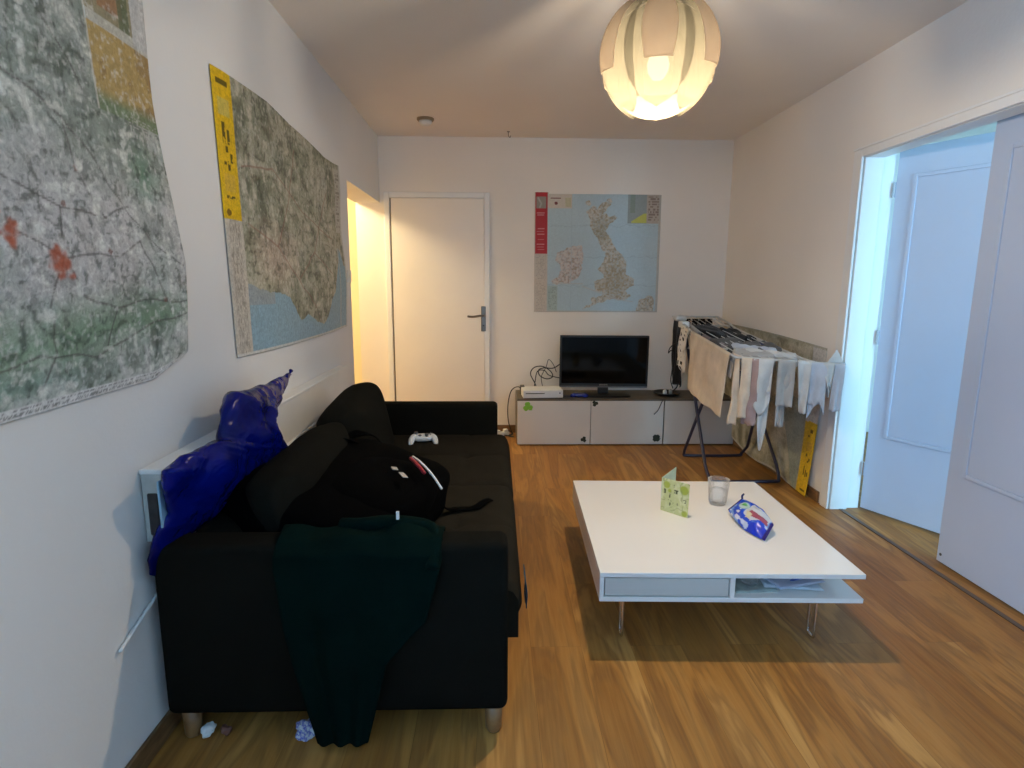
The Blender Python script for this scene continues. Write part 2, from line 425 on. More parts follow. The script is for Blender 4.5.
g = G(); tube(g, curve([(hx, YB - .02, 1.035), (hx, YB - .06, 1.035), (hx - .03, YB - .068, 1.037), (hx - .09, YB - .064, 1.028), (hx - .135, YB - .06, 1.032)], 5), .009, 10); obj('lever_handle', g, M['pewter'], pl, smooth=True)
g = G(); lathe(g, [(0, 0), (.006, 0), (.006, .004), (0, .004)], (hx, YB - .022, .95), 12, Matrix.Rotation(R(90), 3, 'X')); obj('keyhole', g, M['blackpl'], pl)

# ceiling fittings
dt = thing('smoke_detector', (-.51, 4.52, ZC - .045), 'small round smoke detector on the ceiling near the back door', 'smoke detector')
g = G(); lathe(g, [(0, ZC), (.062, ZC), (.062, ZC - .012), (.056, ZC - .018), (0, ZC - .018)], (-.51, 4.52, 0), 32); obj('base', g, simple('detector_brown', (.25, .19, .12), .5), dt, smooth=False)
g = G(); lathe(g, [(.046, ZC - .018), (.046, ZC - .032), (.036, ZC - .045), (0, ZC - .047)], (-.51, 4.52, 0), 32); obj('cover', g, M['whitepl'], dt, smooth=True)
g = G(); lathe(g, [(.0, ZC), (.012, ZC), (.012, ZC - .004), (.004, ZC - .006), (.0, ZC - .006)], (.10, 4.86, 0), 16)
tube(g, curve([(.10, 4.86, ZC - .004), (.10, 4.86, ZC - .03), (.112, 4.86, ZC - .045), (.118, 4.86, ZC - .03)], 5), .003, 8)
tag(obj('ceiling_hook', g, M['pewter'], smooth=True), 'tiny metal hook in the ceiling above the wall map of Britain', 'hook')
sw = thing('light_switch', (XL, 3.80, 1.31), 'white light switch on the left wall beside the hallway opening', 'light switch')
g = G(); box(g, (XL, 3.87, 1.31), (XL + .01, 3.95, 1.39), .003); obj('plate', g, M['whitepl'], sw)
g = G(); box(g, (XL + .009, 3.89, 1.325), (XL + .015, 3.93, 1.375), .003); obj('rocker', g, M['whitepl'], sw)

# ------------------------------------------------------------------ numpy noise and maps
def vnoise(x, y, seed):
    rs = np.random.RandomState(seed); T = rs.rand(256, 256)
    xi = np.floor(x).astype(int); yi = np.floor(y).astype(int); fx = x - xi; fy = y - yi
    fx = fx * fx * (3 - 2 * fx); fy = fy * fy * (3 - 2 * fy)
    t = lambda a, b: T[a % 256, b % 256]
    return (t(xi, yi) * (1 - fx) + t(xi + 1, yi) * fx) * (1 - fy) + (t(xi, yi + 1) * (1 - fx) + t(xi + 1, yi + 1) * fx) * fy
def fbm(x, y, s, o=5, seed=1, ridged=False):
    v = 0; a = .5; tot = 0
    for k in range(o):
        n = vnoise(x * s + 17 * k, y * s + 31 * k, seed + k)
        if ridged: n = 1 - abs(2 * n - 1)
        v = v + a * n; tot += a; a *= .55; s *= 2.03
    return v / tot
def inpoly(x, y, poly):
    r = np.zeros(x.shape, bool); n = len(poly)
    for i in range(n):
        x1, y1 = poly[i]; x2, y2 = poly[(i + 1) % n]
        c = ((y1 > y) != (y2 > y)) & (x < (x2 - x1) * (y - y1) / ((y2 - y1) + 1e-12) + x1)
        r ^= c
    return r
def seg_d(x, y, a, b):
    ax, ay = a; bx, by = b; dx, dy = bx - ax, by - ay
    t = np.clip(((x - ax) * dx + (y - ay) * dy) / (dx * dx + dy * dy + 1e-12), 0, 1)
    return np.hypot(x - ax - t * dx, y - ay - t * dy)
def path_d(x, y, pts):
    d = np.full(x.shape, 9.)
    for a, b in zip(pts[:-1], pts[1:]): d = np.minimum(d, seg_d(x, y, a, b))
    return d
def L(*c): return np.array(srgb(*c)[:3])
def paint(col, mask, c, a=1.0):
    m = (mask * a)[..., None]; col[:] = col * (1 - m) + np.array(c) * m
def rect(x, y, x0, y0, x1, y1): return ((x >= x0) & (x <= x1) & (y >= y0) & (y <= y1)).astype(float)
def scribble(col, x, y, x0, y0, x1, y1, ch, c, seed, vertical=False, dens=.55):
    """tiny illegible print: rows of dark dashes"""
    m = rect(x, y, x0, y0, x1, y1)
    rows = np.floor((x if vertical else y) / ch); run = np.floor((y if vertical else x) / (ch * .55))
    rs = np.random.RandomState(seed).rand(512)
    w = rs[(rows * 37 + run * 11).astype(int) % 512]; inside = (((x if vertical else y) / ch) % 1 > .35)
    paint(col, m * (w < dens) * inside, c, .8)

def poster(name, P, nu, nv, colf, label, thick=.0012, solid_off=0, cat='map', mat='map'):
    """P(s,t)->world, s right 0..1, t up 0..1"""
    g = sheet(P, nu, nv)
    s, t = np.meshgrid(np.linspace(0, 1, nu + 1), np.linspace(0, 1, nv + 1))
    col = np.clip(colf(s, t), 0, 1)
    o = obj(name, g, M[mat], None, smooth=True, solid=thick, col=col, off=solid_off)
    return tag(o, label, cat)
def lerp(a, b, t): return a + (b - a) * t
def poly1(pts):
    xs = [p[0] for p in pts]; ys = [p[1] for p in pts]
    return lambda t: float(np.interp(t, xs, ys))

# --- map 1: large topographic sheet, left wall, y .2..1.8, z 1.035..2.1
m1r = poly1([(0, 1.785), (.04, 1.81), (.1, 1.815), (.3, 1.835), (.5, 1.80), (.7, 1.76), (.95, 1.735), (1, 1.735)])
def P1(s, t):
    z = lerp(1.03 + .012 * s, 2.12 + .01 * math.sin(s * 9), t); y = lerp(.25, m1r(t), s)
    if s > .9 and t < .06: z += (s - .9) * .45 * (1 - t / .06)
    d = .006 + .006 * math.sin(s * 5 + 1) * math.sin(t * 6) + .018 * max(0, s - .85) / .15 * (.5 + .5 * math.sin(t * 7))
    return Vector((XL + max(.003, d), y, z))
def C1(s, t):
    y = .25 + s * 1.55; z = 1.03 + t * 1.09
    rid = fbm(y, z, 9, 5, 3, True); fin = fbm(y, z, 40, 4, 9); mass = fbm(y, z, 2.2, 3, 21)
    col = np.ones(s.shape + (3,)) * L(158, 168, 157)
    vein = fbm(y + .05 * fbm(y, z, 7, 2, 90), z + .05 * fbm(y, z, 9, 2, 91), 20, 4, 33, True); spec = fbm(y, z, 90, 2, 12)
    paint(col, np.clip((rid - .62) * 4, 0, 1), L(208, 208, 206), .75)
    paint(col, np.clip((.62 - rid) * 4.5, 0, 1), L(96, 108, 98), .7)
    plain = np.clip((fbm(y + .3, z, 2.5, 3, 5) - .40) * 5 * np.exp(-((z - 1.38) / .2) ** 2), 0, 1)
    paint(col, plain, L(194, 190, 190), .75)
    up = np.clip((z - 1.55) * 4 + (mass - .5) * 2, 0, 1); paint(col, up, L(112, 126, 118), .5)
    gr = np.clip(1 - abs(z - 1.17 - .10 * (y - 1.3)) / .10 + (mass - .5) * 1.2, 0, 1); paint(col, gr, L(92, 142, 98), .65)
    gr2 = np.clip(1 - np.hypot(y - 1.68, z - 1.58) / .1, 0, 1); paint(col, gr2, L(84, 130, 100), .8)
    teal = np.clip(1 - abs(z - 1.09) / .05, 0, 1) * np.clip((1.5 - y) * 4, 0, 1); paint(col, teal, L(100, 140, 128), .5)
    paint(col, (fin > .62) * 1.0, L(80, 86, 84), .35)
    wob = lambda a: a + .035 * (fbm(y, z, 8, 2, 77) - .5)
    for pts in ([(1.20, 1.40), (1.328, 1.346), (1.45, 1.37), (1.53, 1.37), (1.62, 1.41)], [(1.328, 1.346), (1.38, 1.27), (1.50, 1.235), (1.66, 1.245), (1.80, 1.25)], [(1.62, 1.41), (1.66, 1.33), (1.70, 1.26)],
                [(1.0, 1.62), (1.2, 1.52), (1.36, 1.48), (1.5, 1.46), (1.6, 1.5)], [(1.36, 1.48), (1.33, 1.4)], [(1.05, 1.12), (1.25, 1.16), (1.42, 1.13), (1.62, 1.18), (1.8, 1.21)], [(1.0, 1.84), (1.2, 1.74), (1.4, 1.66), (1.6, 1.48), (1.7, 1.4), (1.8, 1.36)],
                [(1.4, 1.66), (1.42, 1.55), (1.5, 1.46)], [(1.5, 1.235), (1.46, 1.15)], [(1.1, 1.95), (1.35, 1.88), (1.5, 1.75)], [(1.32, 1.346), (1.28, 1.25), (1.3, 1.16), (1.24, 1.08)]):
        d = path_d(wob(y), wob(z), pts); paint(col, np.clip(1.6 - d / .0024, 0, 1), L(80, 74, 72), .7)
    for cy, cz, rr in ((1.328, 1.346, .034), (1.20, 1.405, .026)):
        d = np.hypot(y - cy, z - cz) + .05 * (fbm(y, z, 45, 2, 8) - .5); paint(col, np.clip((rr - d) / .014, 0, 1), L(166, 92, 66), .8)
    for cy, cz in ((1.49, 1.375), (1.36, 1.475), (1.70, 1.25), (1.42, 1.56)): paint(col, (np.hypot(y - cy, z - cz) < .008) * 1., L(120, 80, 70), .8)
    # inset sheets top right
    ins = rect(y, z, 1.545, 1.71, 1.80, 2.2); paint(col, ins, L(178, 152, 96), 1)
    paint(col, ins * (rid < .6), L(138, 110, 72), .6); paint(col, ins * np.clip((.05 - abs(z - 1.715)) / .03, 0, 1) * (mass > .42), L(96, 130, 104), .8)
    paint(col, rect(y, z, 1.545, 1.93, 1.80, 2.2), L(146, 138, 110), 1); paint(col, rect(y, z, 1.60, 1.95, 1.70, 2.2), L(160, 112, 78), .7); paint(col, rect(y, z, 1.68, 1.92, 1.725, 2.2), L(90, 104, 76), .8)
    paint(col, rect(y, z, 1.545, 1.905, 1.80, 1.93) + rect(y, z, 1.538, 1.71, 1.546, 2.2), L(186, 184, 172), 1)
    paint(col, rect(y, z, 1.735, 1.91, 1.80, 2.2), L(190, 190, 188), 1)
    keep = 1 - ins
    paint(col, np.clip((vein - .76) * 9, 0, 1) * keep, L(66, 76, 68), .66); paint(col, np.clip((.50 - vein) * 6, 0, 1) * keep, L(220, 222, 214), .8); paint(col, np.clip((spec - .6) * 5, 0, 1), L(226, 226, 222), .45)
    for cy, cz, rr in ((1.328, 1.346, .040), (1.20, 1.405, .030)):
        d = np.hypot(y - cy, z - cz) + .045 * (fbm(y, z, 45, 2, 8) - .5); paint(col, np.clip((rr - d) / .016, 0, 1), L(176, 86, 58), .82)
    brd = (t < .022) * 1.; paint(col, brd, L(214, 214, 212), 1); scribble(col, y, z, .9, 1.035, 1.76, 1.05, .006, L(120, 120, 118), 4)
    scribble(col, y, z, 1.66, 1.67, 1.79, 1.725, .008, L(176, 178, 174), 6)
    return col
poster('wall_map', P1, 420, 300, C1, 'large grey green relief map with red city spots, nearest on the left wall')

# --- map 2: left wall, beside hallway opening
top2 = poly1([(0, 2.03), (.05, 2.035), (.3, 2.045), (.55, 2.02), (.8, 1.985), (.92, 1.99), (1, 2.0)])
def P2(s, t):
    y0 = lerp(2.178, 2.133, t); y1 = lerp(3.80, 3.70, t ** 1.5)
    y = lerp(y0, y1, s); z = lerp(1.032 - .012 * math.sin(s * PI), top2(s), t)
    d = .005 + .008 * abs(math.sin(s * 6.5)) * (.4 + .6 * t)  + .014 * math.sin(t * 5) ** 2 * s
    return Vector((XL + max(.003, d), y, z))
def C2(s, t):
    rid = fbm(s * 1.6, t, 9, 5, 43, True); mass = fbm(s * 1.6, t, 3, 3, 51); fin = fbm(s * 1.6, t, 38, 4, 59)
    col = np.ones(s.shape + (3,)) * L(148, 150, 128)
    paint(col, np.clip((rid - .6) * 4, 0, 1), L(188, 184, 166), .75); paint(col, np.clip((.6 - rid) * 4.5, 0, 1), L(92, 98, 78), .8)
    pk = np.clip(1 - np.hypot((s - .26) / .2, (t - .40) / .17) + (mass - .5) * 1.6, 0, 1); paint(col, pk, L(186, 166, 152), .75)
    paint(col, np.clip((fin - .6) * 8, 0, 1), L(120, 104, 92), .4)
    vein = fbm(s * 1.6 + .05 * fbm(s, t, 7, 2, 90), t + .05 * fbm(s, t, 9, 2, 91), 20, 4, 33, True); spec = fbm(s * 1.6, t, 80, 2, 12)
    paint(col, np.clip((vein - .75) * 9, 0, 1), L(74, 74, 56), .7); paint(col, np.clip((.50 - vein) * 6, 0, 1), L(206, 200, 182), .75); paint(col, np.clip((spec - .6) * 5, 0, 1), L(214, 210, 200), .35)
    # sea: south coast and the east side
    coast = poly1([(0, .30), (.10, .31), (.2, .30), (.28, .25), (.36, .22), (.45, .12), (.52, .13), (.6, .09), (.68, .06), (.74, .11), (.78, .22), (.83, .30), (.86, .36), (.90, .46), (.94, .62), (1, .72)])
    c = np.interp(s, [0, .10, .2, .28, .36, .45, .52, .6, .68, .74, .78, .83, .86, .90, .93, .97, 1], [.26, .27, .25, .235, .22, .11, .13, .09, .06, .11, .18, .24, .33, .42, .50, .40, .38])
    sea = (t < c + .03 * (fbm(s, t, 20, 3, 5) - .5)) * 1.
    paint(col, sea, L(136, 170, 188), 1); paint(col, sea * (t > .19) * (s < .25), L(160, 150, 140), .5)
    # right hand city index and legends
    paint(col, rect(s, t, .92, .60, .985, .97), L(190, 188, 178), .9); scribble(col, s, t, .93, .62, .98, .95, .02, L(130, 126, 116), 3)
    for pts in ([(.12, .5), (.3, .43), (.45, .3), (.6, .15)], [(.3, .43), (.4, .6), (.5, .9)], [(.45, .3), (.62, .45), (.8, .8)], [(.1, .7), (.3, .75), (.55, .62), (.85, .55)], [(.62, .45), (.8, .35)]):
        d = path_d(s + .03 * (fbm(s, t, 9, 2, 7) - .5), t + .03 * (fbm(s, t, 9, 2, 8) - .5), pts); paint(col, np.clip(1.5 - d / .003, 0, 1), L(140, 84, 70), .6)
    # left title strip: yellow above, index below
    st = 1 - t; strip = (s < .088) * 1.
    paint(col, strip, L(196, 190, 178), 1); paint(col, strip * (s > .020) * (s < .072) * (fbm(s * 40, t, 60, 2, 3) > .52), L(140, 134, 124), .7)
    paint(col, strip * (st < .50), L(226, 186, 14), 1)
    q = s / 1.42
    paint(col, rect(q, st, .012, .03, .05, .05), L(70, 60, 10), .9)
    paint(col, rect(q, st, .012, .09, .05, .15), L(206, 186, 90), .9)
    for a, b, w, h in ((.020, .17, .010, .07), (.034, .19, .008, .05), (.026, .25, .009, .018), (.040, .27, .008, .03), (.018, .30, .008, .012), (.030, .30, .008, .03), (.016, .415, .028, .012)):
        paint(col, rect(q, st, a, b, a + w, b + h) * (fbm(s, t, 120, 2, 31) > .35), L(60, 52, 12), .9)
    paint(col, rect(q, st, .014, .34, .05, .40), L(214, 176, 60), .9); paint(col, (np.hypot((q - .018) * 1.6, st - .475) < .012) * 1., L(110, 80, 10), .9)
    paint(col, rect(s, t, .90, 0, .915, .5), L(168, 182, 186), .8)
    paint(col, ((s > .988) | (t < .012)) * 1., L(206, 206, 200), .9)
    return col
poster('wall_map', P2, 420, 280, C2, 'coastal relief map with yellow title strip and blue sea, on the left wall')

# --- map 3: Britain and Ireland, back wall
def P3(s, t):
    x = lerp(lerp(.33, .325, t), lerp(1.396, 1.388, t), s); z = lerp(1.07, 2.058 - .012 * (s > .11) * 1, t)
    return Vector((x, YB - (.004 + .003 * abs(math.sin(s * 9)) * math.sin(t * 3)), z))
def C3(s, t):
    X = 75 + s * 710; Y = 70 + (1 - t) * 650     # survey grid of the print
    col = np.ones(s.shape + (3,)) * L(178, 198, 204)
    paint(col, np.clip((fbm(s, t, 4, 3, 3) - .5) * 3, 0, 1), L(188, 206, 210), .6)
    jx = X + 26 * (fbm(X / 100, Y / 100, 3, 3, 71) - .5); jy = Y + 26 * (fbm(X / 100, Y / 100, 3, 3, 72) - .5)
    gb = [(400, 130), (430, 150), (455, 120), (480, 110), (500, 125), (480, 150), (465, 180), (525, 185), (545, 195), (495, 240), (480, 275), (505, 320), (540, 365), (570, 400), (600, 440), (605, 470), (590, 500), (650, 530), (645, 565), (600, 595), (625, 635), (560, 655), (500, 650), (450, 665), (400, 690), (360, 700), (420, 650), (480, 615), (430, 590), (415, 545), (470, 520), (435, 480), (470, 430), (480, 385), (450, 345), (420, 300), (395, 250), (385, 200), (370, 160)]
    ir = [(200, 385), (250, 370), (300, 345), (345, 345), (355, 400), (345, 470), (330, 530), (270, 555), (200, 562), (170, 550), (215, 520), (220, 470), (200, 430)]
    fr = [(660, 712), (680, 650), (735, 625), (760, 640), (760, 720), (660, 720)]
    land = np.zeros(s.shape)
    for p in (gb, ir, fr): land = np.maximum(land, inpoly(jx, jy, p))
    isl = (np.hypot(jx - 375, jy - 115) < 14) | (np.hypot(jx - 500, jy - 105) < 14) | (np.hypot(jx - 415, jy - 650) < 14); land = np.maximum(land, isl); land = land * np.clip(.25 + (fbm(X / 60, Y / 60, 9, 3, 16)) * 1.3, 0, 1)
    txt = fbm(X / 60, Y / 60, 6, 4, 15)
    lc = np.ones(col.shape) * L(182, 172, 152); paint(lc, np.clip((X < 360) * 1., 0, 1), L(194, 178, 170)); paint(lc, np.clip((txt - .5) * 6, 0, 1), L(212, 206, 194), .7); paint(lc, np.clip((.47 - txt) * 8, 0, 1), L(150, 134, 108), .7)
    south = np.exp(-((X - 540) / 90) ** 2 - ((Y - 540) / 110) ** 2); paint(lc, south, L(150, 130, 92), .6)
    paint(lc, np.exp(-((X - 450) / 60) ** 2 - ((Y - 270) / 60) ** 2), L(120, 118, 92), .5)
    m = land[..., None]; col[:] = col * (1 - m) + lc * m
    for yy in (240, 410, 570): paint(col, (abs(jy - yy) < 2.2) * (1 - land), L(130, 150, 160), .3)
    paint(col, ((X > 280) & (X < 286)) * 1., L(160, 182, 190), .35)
    for p in ([(350, 575), (450, 610), (560, 650), (640, 660)], [(180, 560), (350, 560)]): paint(col, np.clip(1.5 - path_d(X, Y, p) / 3, 0, 1), L(186, 184, 176), .7)
    # insets
    a = rect(X, Y, 148, 60, 285, 148); paint(col, a, L(206, 196, 182)); paint(col, rect(X, Y, 165, 90, 220, 97) + (np.hypot(X - 195, Y - 120) < 9), L(120, 60, 60)); paint(col, rect(X, Y, 245, 90, 278, 140), L(190, 184, 140), .7)
    a = rect(X, Y, 598, 60, 785, 225); paint(col, a, L(150, 160, 158)); paint(col, rect(X, Y, 705, 60, 785, 225), L(184, 172, 158)); paint(col, rect(X, Y, 620, 172, 705, 222) * (Y > 215 - .6 * (X - 618)), L(196, 196, 96))
    paint(col, rect(X, Y, 612, 60, 640, 170), L(128, 146, 130), .7); scribble(col, X, Y, 712, 80, 778, 215, 14, L(130, 110, 100), 8)
    paint(col, rect(X, Y, 150, 572, 208, 712), L(170, 186, 182)); scribble(col, X, Y, 155, 580, 205, 708, 9, L(140, 156, 150), 9)
    # left strip: red title above, index below
    st = rect(X, Y, 60, 60, 146, 722); paint(col, st, L(196, 186, 172)); scribble(col, X, Y, 84, 405, 140, 716, 8, L(168, 158, 146), 11, dens=.5)
    paint(col, rect(X, Y, 78, 70, 146, 398), L(172, 22, 30)); paint(col, rect(X, Y, 84, 92, 140, 156), L(146, 138, 128)); paint(col, np.clip(1.5 - path_d(X, Y, [(95, 100), (112, 130), (104, 150)]) / 4, 0, 1), L(186, 182, 170), .8)
    for i, yy in enumerate((178, 188, 262, 276, 292, 320, 345, 360, 374)): paint(col, rect(X, Y, 88 + 3 * (i % 3), yy, 132 - 5 * (i % 2), yy + 4), L(214, 150, 150), .8)
    paint(col, ((X > 772) | (Y > 712) & (X > 146)) * 1., L(186, 182, 172), .9); paint(col, ((X < 150) & (X > 146)) * 1., L(190, 190, 184), .8)
    return col
poster('wall_map', P3, 260, 240, C3, 'blue sea map of Britain and Ireland with a red title strip, above the television', mat='seamap')

# --- map 4: right wall, behind the drying rack, hung low
def P4(s, t):      # s 0 = far end, 1 = near end
    y = lerp(lerp(4.78, 5.0, t), lerp(3.41, 3.40, t), s); z = lerp(.012 + .05 * (1 - s) ** 2, .985 - .045 * s * s, t)
    z += .02 * math.sin(s * 12) * (1 - t) * (s < .93)
    d = .004 + .028 * (1 - t) ** 2 * (.5 + .5 * math.sin(s * 8) ** 2 + .6 * s) 
    d = max(d, .02 * (1 - t / .1)) if t < .1 else d
    return Vector((XR - d, y, max(.012, z)))
def C4(s, t):
    rid = fbm(s * 1.5, t, 8, 5, 83, True); mass = fbm(s * 1.5, t, 3, 3, 81)
    col = np.ones(s.shape + (3,)) * L(178, 172, 146)
    paint(col, np.clip((rid - .6) * 4, 0, 1), L(208, 202, 180), .7); paint(col, np.clip((.6 - rid) * 4, 0, 1), L(120, 114, 90), .75)
    paint(col, np.clip(1 - np.hypot((s - .45) / .1, (t - .22) / .14) + (mass - .5), 0, 1), L(140, 106, 78), .5)
    sea = inpoly(s + .05 * (mass - .5), t, [(.55, .50), (.70, .44), (.78, .20), (.84, .05), (.905, .0), (.905, .6), (.7, .62)]); paint(col, sea * 1., L(140, 154, 146), .7)
    paint(col, (s > .905) * 1., L(204, 202, 196)); paint(col, ((s > .905) & (t < .50)) * 1., L(222, 180, 40))
    for a, b, w, h in ((.955, .42, .02, .03), (.945, .39, .012, .015), (.95, .26, .012, .02), (.975, .235, .012, .02), (.965, .22, .01, .012), (.95, .13, .006, .06), (.965, .12, .006, .05), (.978, .13, .006, .03), (.945, .02, .04, .015)):
        paint(col, rect(s, t, a, b, a + w, b + h), L(70, 54, 14), .9)
    paint(col, rect(s, t, .945, .30, .985, .36), L(206, 160, 60), .8)
    paint(col, (t < .018) * (s < .905), L(200, 196, 186)); paint(col, (t > .985) * 1., L(170, 166, 146), .8)
    return col
poster('wall_map', P4, 240, 160, C4, 'brownish relief map with yellow strip, low on the right wall behind the rack')

# ------------------------------------------------------------------ pendant lamp
lc = Vector((.558, 2.15, 2.070)); RL = .198
lamp = thing('pendant_lamp', (lc.x, lc.y, lc.z - .2), 'lit white globe pendant lamp of overlapping curved petals hanging from the ceiling', 'lamp')
az0 = math.atan2(-lc.y, -lc.x)
def gore(azc, rad, p0, p1, wfun, nu=18, nv=26, flare=0):
    def f(s, t):
        ph = lerp(p0, p1, t); w = wfun(t); az = azc + (s * 2 - 1) * w
        r = rad + flare * (1 - t) ** 2 - .012 * (abs(s * 2 - 1) ** 2)
        return lc + Vector((math.cos(ph) * math.cos(az), math.cos(ph) * math.sin(az), math.sin(ph))) * r
    return sheet(f, nu, nv)
def wg(t): return R(35) * max(.02, max(0, 1 - (abs(t - .45) / (.45 if t < .45 else .55)) ** (3.6 if t < .45 else 2.6)) ** .5)
def ws(t): return R(13) + R(4) * math.sin(t * PI)
for k in range(6):
    a = az0 + k * PI / 3
    obj('inner_petal', gore(a, RL, R(-63), R(80), wg), M['shade'], lamp, smooth=True, solid=.0015)
    obj('outer_petal', gore(a, RL + .010, R(-16), R(62), ws, flare=.006), M['shade2'], lamp, smooth=True, solid=.0015)
g = sheet(lambda s, t: lc + Vector((math.cos(lerp(R(-89.9), R(-50), t)) * math.cos(s * 2 * PI), math.cos(lerp(R(-89.9), R(-50), t)) * math.sin(s * 2 * PI), math.sin(lerp(R(-89.9), R(-50), t)))) * .188, 40, 10)
obj('bottom_diffuser', g, M['shade'], lamp, smooth=True)
g = G(); lathe(g, [(.0, RL * .99), (.05, RL * .98), (.055, RL * .95), (.03, RL * .93), (0, RL * .93)], lc, 24); obj('top_collar', g, M['whitepl'], lamp)
g = G(); tube(g, [lc + Vector((0, 0, RL * .98)), (lc.x, lc.y, ZC - .03)], .004, 8); obj('cord', g, M['cablew'], lamp)
g = G(); lathe(g, [(0, ZC - .05), (.03, ZC - .045), (.055, ZC - .01), (.055, ZC), (0, ZC)], (lc.x, lc.y, 0), 32); obj('ceiling_rose', g, M['whitepl'], lamp, smooth=True)
g = G(); lathe(g, [(.022, .048), (.022, .12), (.008, .13), (.008, .195), (.0, .195)], lc, 20); obj('socket', g, M['whitepl'], lamp)
g = G(); lathe(g, [(0, -.066), (.02, -.061), (.034, -.039), (.038, -.016), (.030, .014), (.016, .039), (.014, .05), (0, .05)], lc, 24); obj('bulb', g, M['bulb'], lamp, smooth=True)

# ------------------------------------------------------------------ coffee table
TM = Matrix.Translation((.368, 1.901, 0)) @ Matrix.Rotation(R(-1.9), 4, 'Z') @ Matrix.Diagonal((.984, 1.026, 1, 1))
def tb(lo, hi, bev=.002, seg=2): g = G(); box(g, lo, hi, bev, seg, TM); return g
W = .95
tabl = thing('coffee_table', (TM @ Vector((W / 2, W / 2, 0))).to_tuple(), 'low square white gloss coffee table with a drawer and an open shelf', 'table')
tz1, tz0 = .31, .2
obj('table_top', tb((0, 0, tz1 - .018), (W, W, tz1)), M['table'], tabl)
obj('bottom_shelf', tb((0, 0, tz0), (W, W, tz0 + .018)), M['table'], tabl)
za, zb = tz0 + .018, tz1 - .018
g = G(); box(g, (0, 0, za), (.016, W, zb), .001, 1, TM); obj('side_panel', g, M['table'], tabl)
g = G(); box(g, (.468, .0, za), (.486, .47, zb), .001, 1, TM); obj('divider', g, M['table'], tabl)
g = G(); box(g, (.016, .452, za), (.468, .468, zb), .001, 1, TM); obj('divider', g, M['table'], tabl)
g = G(); box(g, (.50, .56, za), (W, .576, zb), .001, 1, TM); box(g, (.50, .576, za), (.516, W, zb), .001, 1, TM); box(g, (W - .016, .576, za), (W, W, zb), .001, 1, TM); obj('divider', g, M['table'], tabl)
g = G(); box(g, (.020, .003, za + .004), (.464, .018, zb - .004), .0015, 1, TM); box(g, (.03, .018, za + .006), (.45, .44, za + .03), 0, 1, TM); dw = obj('drawer', g, M['drawer'], tabl)
g = G(); box(g, (.52, W - .018, za + .004), (W - .02, W - .003, zb - .004), .0015, 1, TM); obj('drawer', g, M['drawer'], tabl)
def tleg(x, y):
    g = G(); s = .022
    pts = curve([(x, y - s, tz0), (x, y - s, .10), (x, y - s, .02), (x, y - s * .6, .007), (x, y + s * .6, .007), (x, y + s, .02), (x, y + s, .10), (x, y + s, tz0)], 4)
    tube(g, [TM @ p for p in pts], .0055, 8)
    box(g, (x - .03, y - .04, tz0 - .004), (x + .03, y + .04, tz0 + .0005), .001, 1, TM)
    return g
for x, y in ((.105, .11), (.835, .11), (.105, .84), (.835, .84)): obj('leg', tleg(x, y), M['chrome'], tabl, smooth=True)

# things on the shelf
zs = tz0 + .0185
def paper(x0, y0, w, d, rot, z, name, mat, label, cat, grp=None, th=.0015, bend=.01):
    Mx = TM @ Matrix.Translation((x0, y0, z)) @ Matrix.Rotation(R(rot), 4, 'Z')
    g = sheet(lambda s, t: Mx @ Vector((s * w, t * d, bend * math.sin(s * PI) * t)), 14, 14)
    return tag(obj(name, g, mat, None, smooth=True, solid=th), label, cat, grp)
M['paperb'] = simple('white_paper', (.62, .64, .66), .6, .05, 30); M['paperp'] = simple('lilac_paper', (.50, .52, .62), .6, .08, 18); M['paperg'] = simple('grey_green_print', (.34, .38, .34), .6, .25, 26)
paper(.505, .03, .16, .22, 4, zs + .001, 'magazine', M['paperg'], 'grey green magazine in the shadowed left of the table shelf', 'magazine', th=.006, bend=.004)
paper(.62, .06, .21, .29, -6, zs + .008, 'paper_sheet', M['paperb'], 'white paper sheet lying flat on the table shelf', 'paper', bend=.012)
paper(.66, .02, .20, .20, 16, zs + .022, 'paper_sheet', M['paperp'], 'lilac printed sheet topmost on the table shelf, under the pen', 'paper', bend=.010)
g = G(); a = TM @ Vector((.71, .055, zs + .038)); b = TM @ Vector((.80, .085, zs + .040)); tube(g, [a, a.lerp(b, .1), a.lerp(b, .85), b], [.002, .0045, .0045, .0015], 10)
pen = obj('pen', g, simple('blue_pen_plastic', (.02, .06, .28), .3)); tag(pen, 'blue pen on the papers in the table shelf', 'pen')
g = G(); c = TM @ Vector((.575, .09, zs + .009)); lathe(g, [(0, 0), (.028, 0), (.034, .012), (.030, .03), (.026, .03), (.029, .013), (.0, .006)], c, 24); tag(obj('small_dish', g, M['glass'], smooth=True), 'small clear dish at the left end of the open table shelf', 'dish')

